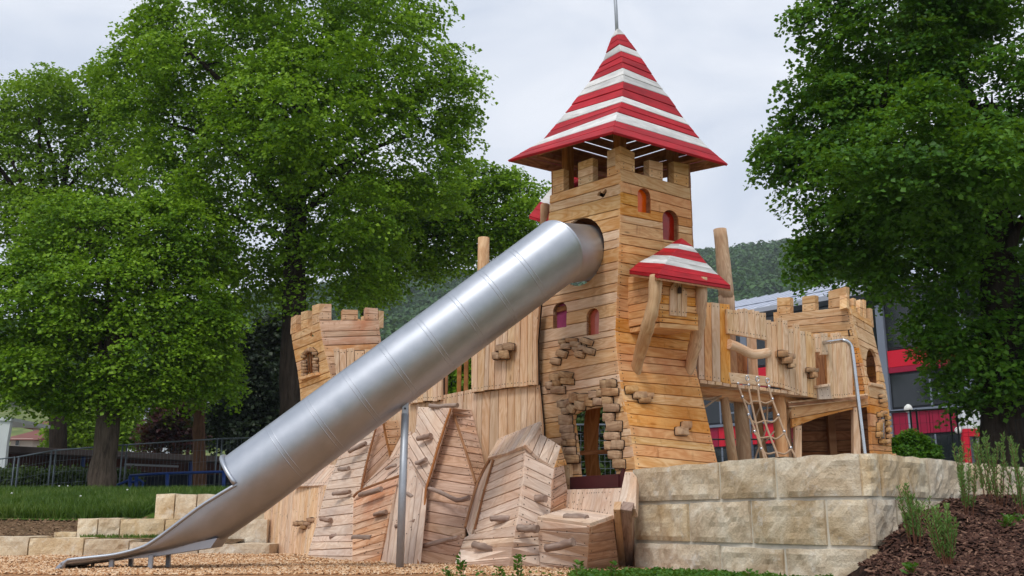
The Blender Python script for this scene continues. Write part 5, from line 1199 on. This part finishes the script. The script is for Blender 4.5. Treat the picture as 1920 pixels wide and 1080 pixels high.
tree('copper_tree', 'small purple-leaved tree above the dark pavilion roof', [(325, 790, 42, 40), (300, 815, 35, 25), (355, 815, 30, 28), (325, 760, 26, 24)], 42, [(325, 900, .15), (325, 830, .12), (325, 780, .08)], 500, 22, .16, 'leaf_purple', 'bark_dark', .5, 3)
tree('round_tree', 'light green garden tree above the hedge, left of the thick trunk', [(140, 800, 40, 40), (120, 825, 30, 22), (165, 815, 30, 30), (235, 800, 30, 40)], 44, [(145, 900, .15), (145, 830, .12), (145, 790, .08)], 500, 22, .17, 'leaf_yellow', 'bark_dark', .5, 3)
tree('round_tree', 'green tree between the dark conifer and the castle turret', [(425, 790, 50, 50), (395, 800, 30, 40), (520, 800, 50, 60)], 46, [(430, 900, .15), (430, 830, .12), (430, 780, .08)], 500, 22, .17, 'leaf_lime', 'bark_dark', .5, 3)
tree('shrub', 'bright green shrub seen between the balusters of the climbing wall', [(850, 700, 60, 60), (800, 740, 50, 50), (900, 740, 60, 50), (860, 780, 80, 50)], 21, [(850, 900, .06), (850, 800, .05), (850, 720, .03)], 420, 24, .1, 'leaf_yellow', 'bark_dark', .3, 3, 'shrub')
tree('shrub', 'dark leafy shrub seen through the tower doorway', [(1115, 820, 75, 60), (1090, 780, 50, 50), (1150, 790, 50, 60), (1115, 880, 90, 50)], 27, [(1115, 930, .06), (1115, 850, .05), (1115, 800, .03)], 520, 24, .12, 'leaf_hedge', 'bark_dark', .35, 3, 'shrub')
tree('box_ball', 'round clipped green bush beside the right turret', [(1710, 850, 40, 40), (1690, 852, 24, 32), (1728, 850, 26, 34)], 15.5, [(1710, 905, .04), (1710, 875, .04), (1710, 850, .03)], 620, 26, .045, 'leaf_dark', 'bark_dark', .13, 2, 'bush')
# hedge
hd_ = thing('hedge', 'clipped dark green hedge behind the thick tree trunk', 'hedge', tuple(U(120, 950, 28)))
a, b = U(-60, 890, 28), U(245, 886, 28); n = 1700
pf_ = np.stack([RNG.uniform(a.x, b.x, n), 28+RNG.uniform(0, .9, n), RNG.uniform(.4, a.z, n)], 1); k = RNG.uniform(0, 1, n); pf_[k < .5, 1] = 28; pf_[k > .8, 2] = a.z
pos = (pf_[:, None, :]+RNG.normal(0, .1, (n, 16, 3))).reshape(-1, 3); nr = RNG.normal(0, 1, pos.shape)+np.array([0, -.8, .8]); nr /= np.linalg.norm(nr, axis=1)[:, None]
V, F = leaves_np(pos, nr, .08); indexed_np('hedge_foliage', V, F, M['leaf_hedge'], hd_)
box(hd_, ((a.x+b.x)/2, 28.5, a.z/2+.1), Vector(((b.x-a.x)/2-.1, 0, 0)), Vector((0, .4, 0)), Vector((0, 0, a.z/2-.2)), M['leaf_conifer'], 'hedge_core')
# upright grey-green shrubs on the mound
def sprig(name, label, base, H, nst, spread, mat, ls, ppm=60, cat='plant', group=None, stem=.004, bare=.2, lean=.12, wide=False):
    t = thing(name, label, cat, tuple(base), group); P_, N_ = [], []
    for i in range(nst):
        an = random.uniform(0, 6.28); r = random.uniform(0, spread); b0 = base+Vector((math.cos(an)*r*.35, math.sin(an)*r*.35, -.02)); h = H*random.uniform(.55, 1)
        tip = base+Vector((math.cos(an)*r+random.uniform(-lean, lean)*h, math.sin(an)*r, h)); mid = b0.lerp(tip, .5)+Vector((random.uniform(-.02, .02), 0, .02))
        tube(t, [b0, mid, tip], [stem, stem*.8, stem*.4], M['stem'], 'stem', 4, caps=False)
        for k in range(int(ppm*h)):
            f = random.uniform(bare, 1); q = b0.lerp(mid, f*2) if f < .5 else mid.lerp(tip, f*2-1)
            a_ = random.uniform(0, 6.28); o = Vector((math.cos(a_), math.sin(a_), .5 if wide else 1.1)).normalized(); P_.append((q+o*ls*.55, o))
    n = len(P_); V = np.zeros((n*4, 3)); F = np.zeros((n*2, 3), int)
    for i, (q, o) in enumerate(P_):
        sd_ = o.cross(Vector((random.uniform(-1, 1), random.uniform(-1, 1), random.uniform(-1, 1)))).normalized()*ls*(.24 if wide else .13); l = o*ls*.55*random.uniform(.7, 1.2)
        V[4*i:4*i+4] = [q-l, q+sd_, q+l, q-sd_]; F[2*i] = (4*i, 4*i+1, 4*i+2); F[2*i+1] = (4*i, 4*i+2, 4*i+3)
    indexed_np('foliage', V, F, M[mat], t); return t
def onm(px, py, Y): p = U(px, py, Y); return Vector((p.x, p.y, mzz(p.x, p.y)))
for (px, py, Y, H, ns, sp, lab) in ((1716, 1005, 7.7, .46, 16, .14, 'grey-green upright shrub nearest the corner of the stone wall'), (1778, 1045, 7.0, .42, 22, .12, 'bushy grey-green shrub lowest on the mulch mound'), (1812, 965, 8.4, .62, 11, .18, 'grey-green shrub on the mound crest below the red school wall'),
      (1872, 950, 8.9, .72, 11, .16, 'tall grey-green shrub in front of the dark tree trunk'), (1918, 955, 8.6, .7, 9, .14, 'tall grey-green shrub cut by the right picture edge'), (1850, 940, 9.2, .6, 5, .12, 'thin grey-green shrub behind the tall ones on the mound')):
    sprig('mound_shrub', lab, onm(px, py, Y), H, ns, sp, 'leaf_grey', .034, 190, 'shrub', 'shrubs on the mulch mound')
for (px, py, Y, lab) in ((1700, 1062, 6.9, 'small bright weed low on the left of the mulch mound'), (1882, 1000, 7.9, 'flat green weed on the right of the mulch mound'), (1908, 998, 8.2, 'flat green weed by the right picture edge on the mulch')):
    sprig('weed', lab, onm(px, py, Y), .09, 6, .1, 'leaf_weed', .05, 110, 'weed', 'weeds on the mulch', .003, .1, .3, True)
# weeds growing in the chips in front
for (px, py, H, lab) in ((868, 1100, .24, 'upright green weed in front of the climbing wall, left of the three'), (972, 1098, .25, 'upright green weed in front of the climbing wall, right of the three'), (938, 1100, .17, 'short upright weed between two taller ones'), (842, 1095, .1, 'low weed left of the upright weeds'), (1090, 1102, .2, 'thin weed in front of the box-shaped step'), (1150, 1100, .2, 'thin weed in front of the slab beside the stone wall'), (1405, 1120, .26, 'tall weed with narrow leaves at the foot of the stone wall')):
    g = G(px, py, 0); g.z = chipz(g.x, g.y) if g.x < 6 else 0; sprig('weed', lab, g, H, 3 if H > .15 else 4, .04, 'leaf_weed', .042, 110, 'weed', 'weeds in the wood chips', .003, .1, .1, True)
n = 5200; px = RNG.uniform(1080, 1640, n)+0; px = np.where(RNG.uniform(0, 1, n) < .03, RNG.uniform(800, 1640, n), px); Y = RNG.uniform(7.6, 9.5, n)
ok = np.array([y < min(9.5, wy(x)-.1) if x > 1186 else y < 9.45 for x, y in zip(px, Y)]); px, Y = px[ok], Y[ok]; X = (px-960)/FPX*Y*.96
hgt = RNG.uniform(0, 1, len(X))**1.5*np.array([.02+.07*abs(noise.noise(Vector((x*3, y*3, 0)))) for x, y in zip(X, Y)])
base = np.stack([X, Y, np.full(len(X), .02)+hgt], 1); pos = (base[:, None, :]+RNG.normal(0, .03, (len(X), 5, 3))*np.array([1, 1, .4])).reshape(-1, 3)
nr = RNG.normal(0, .5, pos.shape)+np.array([0, 0, 1]); nr /= np.linalg.norm(nr, axis=1)[:, None]; V, F = leaves_np(pos, nr, .036)
o = indexed_np('ground_cover', V, F, M['leaf_weed'], kind='stuff'); tag(o, 'low green ground cover along the foot of the stone wall', 'ground cover')
# daisies in the lawn
for i in range(11):
    x, Y = random.uniform(-60, 290), random.uniform(18, 25); p = U(x, 950, Y); z = lz(p.x, Y)+.2
    o = pebble(None, Vector((p.x, Y, z)), Vector((.022, 0, 0)), Vector((0, .022, 0)), Vector((0, 0, .018)), M['globe'], 'dandelion_clock', e=1, nu=7, nv=5)
    tag(o, 'tiny white dandelion head in the long grass', 'flower', 'white flower heads in the lawn')
# ------------------------------------------------------------------ school building on the right
sch = thing('school_building', 'red and grey school building with metal roof behind the bridge', 'building', (16, 40, 1.5))
F0, FE, FN = Vector((16.65, 37.9, 0)), Vector((-.67, .742, 0)), Vector((-.742, -.67, 0))
def fbox(s0, s1, z0, z1, mat, name, par=sch, dep=.1, off=0.0):
    c = F0+FE*((s0+s1)/2)+FN*(off-dep/2)+Vector((0, 0, (z0+z1)/2)); return box(par, c, FE*((s1-s0)/2), FN*(dep/2), Vector((0, 0, (z1-z0)/2)), M[mat], name, .01)
fbox(-10, 30, 0, 9.7, 'frame_grey', 'wall', dep=.4, off=-.12)
bay, s0 = 3.3, -7.4
for i in range(11):
    a, b = s0+i*bay+.17, s0+(i+1)*bay-.17
    fbox(a-.33, a-.01, 1, 9.6, 'frame_grey', 'pillar', dep=.3, off=.12)
    fbox(a, b, 6.2, 6.42, 'panel_crimson', 'panel', off=.05); fbox(a, b, 6.43, 7.1, 'panel_red', 'panel', off=.04)
    h = (a+b)/2
    for k, (p, q) in enumerate(((a, h-.01), (h+.01, b))): fbox(p, q, 3.75, 4.62, 'panel_red' if (i+k) % 4 == 1 else 'panel_crimson', 'panel', off=.04)
    fbox(a, b, 4.62, 4.74, 'frame_grey', 'sill', off=.14)
    for z0, z1 in ((4.76, 6.18), (7.14, 9.4), (1.4, 3.72)):
        wdw = fbox(a, b, z0, z1, 'dark_metal', 'window', dep=.06, off=-.02)
        for p, q in ((a+.06, h-.2), (h-.1, b-.06)):
            fbox(p, q, z0+.07, z1-.07, 'pane_dark', 'pane', wdw, .03, .0)
        fbox(h-.19, h-.11, z0+.02, z1-.02, 'frame_grey', 'mullion', wdw, .05, .03)
        if z1-z0 < 1.6: fbox(a+.06, h-.2, z0+.42, z0+.5, 'frame_grey', 'transom', wdw, .05, .02)
ev = [F0+FE*s_+FN*.5+Vector((0, 0, 9.7)) for s_ in (-10, 30)]; rdg = [p-FN*7+Vector((0, 0, 2.3)) for p in ev]
rf = slab(sch, [ev[0], ev[1], rdg[1], rdg[0]], Vector((FN.x*.25, FN.y*.25, 1)).normalized(), .2, M['metal_roof'], 'roof')
for i in range(60):
    p = ev[0].lerp(ev[1], i/60); q = rdg[0].lerp(rdg[1], i/60); d = q-p; box(rf, (p+q)/2+Vector((0, 0, .03)), d/2, FE*.012, Vector((0, 0, .02)), M['metal_roof'], 'roof_seam', .003)
gd = [F0+FE*s_+FN*.35+Vector((0, 0, 9.95)) for s_ in (-10, 30)]; tube(sch, gd, .02, M['frame_grey'], 'snow_guard', 6)
wing = thing('school_wing', 'low red wing with grey parapet behind the dark tree trunk', 'building', (19.5, 37, 1.5))
def wbox(x0, x1, y0, y1, mat, name, par=wing, Y=36.8, dep=.2):
    a, b = U(x0, y0, Y), U(x1, y1, Y); return box(par, ((a.x+b.x)/2, Y+dep/2, (a.z+b.z)/2), Vector(((b.x-a.x)/2, 0, 0)), Vector((0, dep/2, 0)), Vector((0, 0, (a.z-b.z)/2)), M[mat], name, .01)
wbox(1804, 2120, 764, 804, 'white_wall', 'parapet', dep=.5); wbox(1806, 2120, 804.5, 818, 'panel_red', 'panel', Y=36.75); wbox(1806, 1827, 818.3, 905, 'panel_red', 'panel', Y=36.75)
for x in (1828, 1912, 1996):
    f = wbox(x, x+58, 819, 905, 'dark_metal', 'window', Y=36.9); wbox(x+3, x+32, 821, 842, 'blind', 'blind', f, 36.86, .04); wbox(x+3, x+32, 843, 903, 'pane_dark', 'pane', f, 36.86, .04); wbox(x+35, x+56, 821, 903, 'pane_dark', 'pane', f, 36.86, .04); wbox(x+58.5, x+83, 818.3, 905, 'panel_red', 'panel', Y=36.75)
lp = U(1797, 807, 36.4); pebble(wing, lp, Vector((.13, 0, 0)), Vector((0, .13, 0)), Vector((0, 0, .13)), M['globe'], 'wall_lamp', e=1)
# lamp globe on a post
la = thing('globe_lamp', 'white globe lamp on a thin post before the school', 'street lamp', tuple(U(1706, 880, 30)))
p = U(1703, 766, 30); pebble(la, p, Vector((.125, 0, 0)), Vector((0, .125, 0)), Vector((0, 0, .125)), M['globe'], 'globe', e=1, nu=16, nv=10); tube(la, [Vector((p.x, p.y, 1.2)), p-Vector((0, 0, .1))], .035, M['frame_grey'], 'post', 8)
# ------------------------------------------------------------------ fences
def fence(label, pts, H, mat, wire, Ylab, wsp=.12, hsp=.25, rpost=.022, name='mesh_fence', base=None, rail=True, double=False):
    t = thing(name, label, 'fence', tuple(pts[0]))
    for i, (a, b) in enumerate(zip(pts, pts[1:])):
        d = b-a
        for e_, q in ((a, .03), (b, -.03)):
            c = e_+d.normalized()*q*2; tube(t, [c, c+Vector((0, 0, H))], rpost, M[mat], 'post', 6)
        if rail: tube(t, [a+Vector((0, 0, H-.02)), b+Vector((0, 0, H-.02))], rpost*.9, M[mat], 'top_rail', 6); tube(t, [a+Vector((0, 0, .12)), b+Vector((0, 0, .12))], rpost*.8, M[mat], 'bottom_rail', 6)
        L_ = d.length; V, F = [], []
        def bar(p, q, r):
            u = (q-p).normalized(); s_ = u.orthogonal().normalized(); w_ = u.cross(s_); k = len(V)
            for e2 in (p, q): V.extend([e2+s_*r, e2+w_*r, e2-s_*r, e2-w_*r])
            F.extend([(k+j, k+(j+1) % 4, k+4+(j+1) % 4, k+4+j) for j in range(4)])
        for k in range(1, int(L_/wsp)): f = k*wsp/L_; bar(a.lerp(b, f)+Vector((0, 0, .12)), a.lerp(b, f)+Vector((0, 0, H-.03)), wire)
        for k in range(1, int(H/hsp)): bar(a+Vector((0, 0, k*hsp)), b+Vector((0, 0, k*hsp)), wire)
        o = mesh('wire_mesh', V, F, M[mat], t); o['kind'] = 'stuff'
    return t
fence('galvanised mobile mesh fence panels in front of the hedge and pavilion', [U(-40, 968, 27.5), U(20, 962, 27.4), U(90, 950, 27.2), U(225, 940, 27.0), U(405, 929, 26.8), U(560, 925, 26.6)], 1.5, 'galv_fence', .003, 0, .1, .3, .021)
fence('galvanised mesh fence seen through the tower doorway', [U(1040, 905, 19), U(1115, 905, 19), U(1200, 905, 19)], 1.1, 'galv_fence', .005, 0, .1, .13, .02)
fence('dark green mesh fence beside the round bush', [U(1560, 900, 19.5), U(1724, 900, 18), U(1800, 900, 17.4), U(1990, 905, 16)], 1.25, 'dark_green', .003, 0, .12, .2, .017)
fence('dark mesh fence seen under the bridge', [U(1290, 905, 22), U(1400, 905, 22), U(1520, 905, 22)], .95, 'dark_green', .004, 0, .14, .14, .02)
# blue railings
rl = thing('blue_railing', 'blue tubular ramp railing behind the mobile fence', 'railing', tuple(U(100, 945, 26.4)))
for P in ([(-30, 955), (20, 935), (45, 930), (150, 926), (185, 922)], [(200, 918), (245, 899)], [(243, 892), (300, 888), (400, 885), (470, 884)], [(243, 905), (262, 900), (268, 905), (266, 925)]): tube(rl, [U(x, y, 26.0) for x, y in P], .035, M['blue_paint'], 'rail', 8)
for x, y0, y1 in ((58, 929, 955), (244, 893, 935), (256, 893, 935), (314, 886, 930), (420, 884, 930)): tube(rl, [U(x, y0, 26.0), U(x-1, y1, 26.0)], .05, M['blue_paint'], 'rail_post', 8)
# ------------------------------------------------------------------ pavilion and houses on the left
pv = thing('pavilion', 'long low dark pavilion with painted wall behind the fence', 'building', tuple(U(220, 940, 33)))
a, b = U(8, 836, 31.5), U(540, 868, 39); k = Vector((b.x-a.x, b.y-a.y, 0)).normalized(); nn = Vector((k.y, -k.x, 0))
zr = a.z
def pvb(s0, s1, z0, z1, off, dep, mat, name):
    c = Vector((a.x, a.y, 0))+k*((s0+s1)/2)-nn*(off+dep/2); c.z = (z0+z1)/2; return box(pv, c, k*((s1-s0)/2), nn*(dep/2), Vector((0, 0, (z1-z0)/2)), M[mat], name, .01)
Lp = (Vector((b.x, b.y, 0))-Vector((a.x, a.y, 0))).length
pvb(-.5, Lp+3, zr-.2, zr, -.2, 5, 'pav_roof', 'roof'); pvb(-.2, Lp+3, zr-.62, zr-.2, .6, .3, 'pav_soffit', 'soffit_board'); pvb(-.2, Lp+3, 0, zr-.2, 3, .2, 'mural', 'painted_wall')
for s_ in (2.6, 6.5, 9.6, 13): pvb(s_, s_+.12, .5, zr-.2, .3, .12, 'blue_paint', 'post')
pvb(4.2, 6.2, zr-.42, zr-.35, .55, .05, 'blind', 'lamp_strip'); pvb(12.2, 13.8, zr-.52, zr-.45, .55, .05, 'blind', 'lamp_strip')
tn = thing('white_tent', 'white fabric wall edge at the far left picture edge', 'tent', tuple(U(0, 900, 29)))
slab(tn, [U(x, y, 29) for x, y in ((-80, 785), (20, 788), (13, 830), (8, 878), (-80, 882))], Vector((0, -1, 0)), .15, M['white_wall'], 'tent_side')
slab(tn, [U(-80, 786, 28.95), U(20, 789, 28.95), U(22, 783, 28.95), U(-80, 780, 28.95)], Vector((0, -1, 0)), 2.5, M['white_wall'], 'tent_roof')
def house(label, x0, x1, yw, yb, yr, Y, wall, roofm, wins=(), gable=True):
    t = thing('house', label, 'house', tuple(U((x0+x1)/2, yb, Y)))
    A, Bq = U(x0, yw, Y), U(x1, yw, Y); zb = U(x0, yb, Y).z; zr_ = U(x0, yr, Y).z; D = 8
    c = (A+Bq)/2; box(t, (c.x, Y+D/2, (A.z+zb)/2), Vector(((Bq.x-A.x)/2, 0, 0)), Vector((0, D/2, 0)), Vector((0, 0, (A.z-zb)/2)), M[wall], 'wall', .02)
    o = .4; V = [(A.x-o, Y-o, A.z-.1), (Bq.x+o, Y-o, A.z-.1), (Bq.x+o, Y+D/2, zr_), (A.x-o, Y+D/2, zr_), (A.x-o, Y+D+o, A.z-.1), (Bq.x+o, Y+D+o, A.z-.1)]
    mesh('roof', V, [(0, 1, 2, 3), (3, 2, 5, 4), (0, 3, 4), (1, 5, 2), (0, 4, 5, 1)], M[roofm], t)
    for (wx, wy0, wx1, wy1) in wins:
        p, q = U(wx, wy0, Y-.03), U(wx1, wy1, Y-.03); f = box(t, ((p.x+q.x)/2, Y-.02, (p.z+q.z)/2), Vector(((q.x-p.x)/2, 0, 0)), Vector((0, .05, 0)), Vector((0, 0, (p.z-q.z)/2)), M['white_wall'], 'window', .01)
        box(f, ((p.x+q.x)/2, Y-.06, (p.z+q.z)/2), Vector(((q.x-p.x)/2*.8, 0, 0)), Vector((0, .04, 0)), Vector((0, 0, (p.z-q.z)/2*.85)), M['pane_dark'], 'pane', .005)
house('house with reddish roof above the pavilion at the far left', 20, 62, 822, 870, 792, 52, 'cream_wall', 'red_tile', [(30, 826, 36, 836)])
house('cream house gable behind the tree trunk left of the hedge end', 62, 118, 800, 870, 768, 56, 'cream_wall', 'red_tile', [(92, 812, 98, 818), (72, 812, 78, 820)])
house('pale house with slate roof between thick trunk and purple tree', 226, 262, 808, 870, 786, 60, 'white_wall', 'slate', [(246, 812, 252, 818)])
house('white house higher up behind the purple tree', 232, 285, 772, 850, 750, 80, 'white_wall', 'slate', [(240, 778, 247, 786), (256, 778, 263, 786)])
house('white house in the gap right of the slender brown trunk', 386, 425, 750, 830, 738, 90, 'white_wall', 'slate', [(392, 755, 398, 762), (408, 755, 414, 762)])
# ------------------------------------------------------------------ wooded hill
RID = [(-3000, 640), (-600, 660), (100, 640), (400, 600), (600, 570), (780, 545), (1000, 515), (1330, 490), (1480, 470), (1700, 455), (2100, 480), (3000, 560), (5000, 640)]
YR = 620.0; sK = (YR*CT+100*ST)/FPX
def hz(x, y):
    pxr = 960+x/YR*FPX*.97; r = U(pxr, interp(RID, pxr)[0]+12, YR).z; t = min(1, max(0, (y-130)/(YR-130))); t = t*t*(3-2*t)*.5+t*.5
    return 1.6+(r-1.6)*t+3*noise.noise(Vector((x*.012, y*.012, 0)))*min(1, t*4)
grid('hill', -900, 900, 125, 760, 60, 30, lambda x, y: hz(x, min(y, YR))-max(0, y-YR)*.3, M['far_ground'])
cs = []; k = 0
while len(cs) < 5200:
    y = random.uniform(250, 640); x = random.uniform(-.52, .52)*y
    cs.append((x, y, hz(x, min(y, YR))))
cs = np.array(cs); n = len(cs); q = 60; hgt = RNG.uniform(7, 12, n); rad = hgt*RNG.uniform(.3, .5, n)
d = RNG.normal(0, 1, (n, q, 3)); d /= np.linalg.norm(d, axis=2)[..., None]; d[..., 2] = np.abs(d[..., 2])*1.2-.2
pos = cs[:, None, :]+d*np.stack([rad, rad, hgt*.5], 1)[:, None, :]*RNG.uniform(.75, 1, (n, q, 1))+np.array([0, 0, 1])*(hgt*.5)[:, None, None]
nr = d+RNG.normal(0, .35, d.shape); nr /= np.linalg.norm(nr, axis=2)[..., None]; V, F = leaves_np(pos.reshape(-1, 3), nr.reshape(-1, 3), 1.9, .2)
o = indexed_np('hill_forest', V, F, M['leaf_hill'], kind='stuff'); tag(o, 'dense mixed forest covering the hill behind the school', 'forest')

# ------------------------------------------------------------------ thin summer haze between here and the hill
hv = bpy.data.materials.new('air'); hv.use_nodes = True; t_ = hv.node_tree; t_.nodes.clear(); o_ = t_.nodes.new('ShaderNodeOutputMaterial'); v_ = t_.nodes.new('ShaderNodeVolumePrincipled')
v_.inputs['Color'].default_value = (.8, .88, 1, 1); v_.inputs['Density'].default_value = .00028; t_.links.new(v_.outputs[0], o_.inputs['Volume'])
x0, x1, y0, y1, z0, z1 = -1000, 1000, -80, 1600, -1.5, 230
V = [(x, y, z) for z in (z0, z1) for y in (y0, y1) for x in (x0, x1)]
o = mesh('haze', V, [(0, 2, 3, 1), (4, 5, 7, 6), (0, 1, 5, 4), (2, 6, 7, 3), (0, 4, 6, 2), (1, 3, 7, 5)], hv); o['kind'] = 'stuff'; o['label'] = 'thin pale haze in front of the far wooded hill'; o['category'] = 'haze'
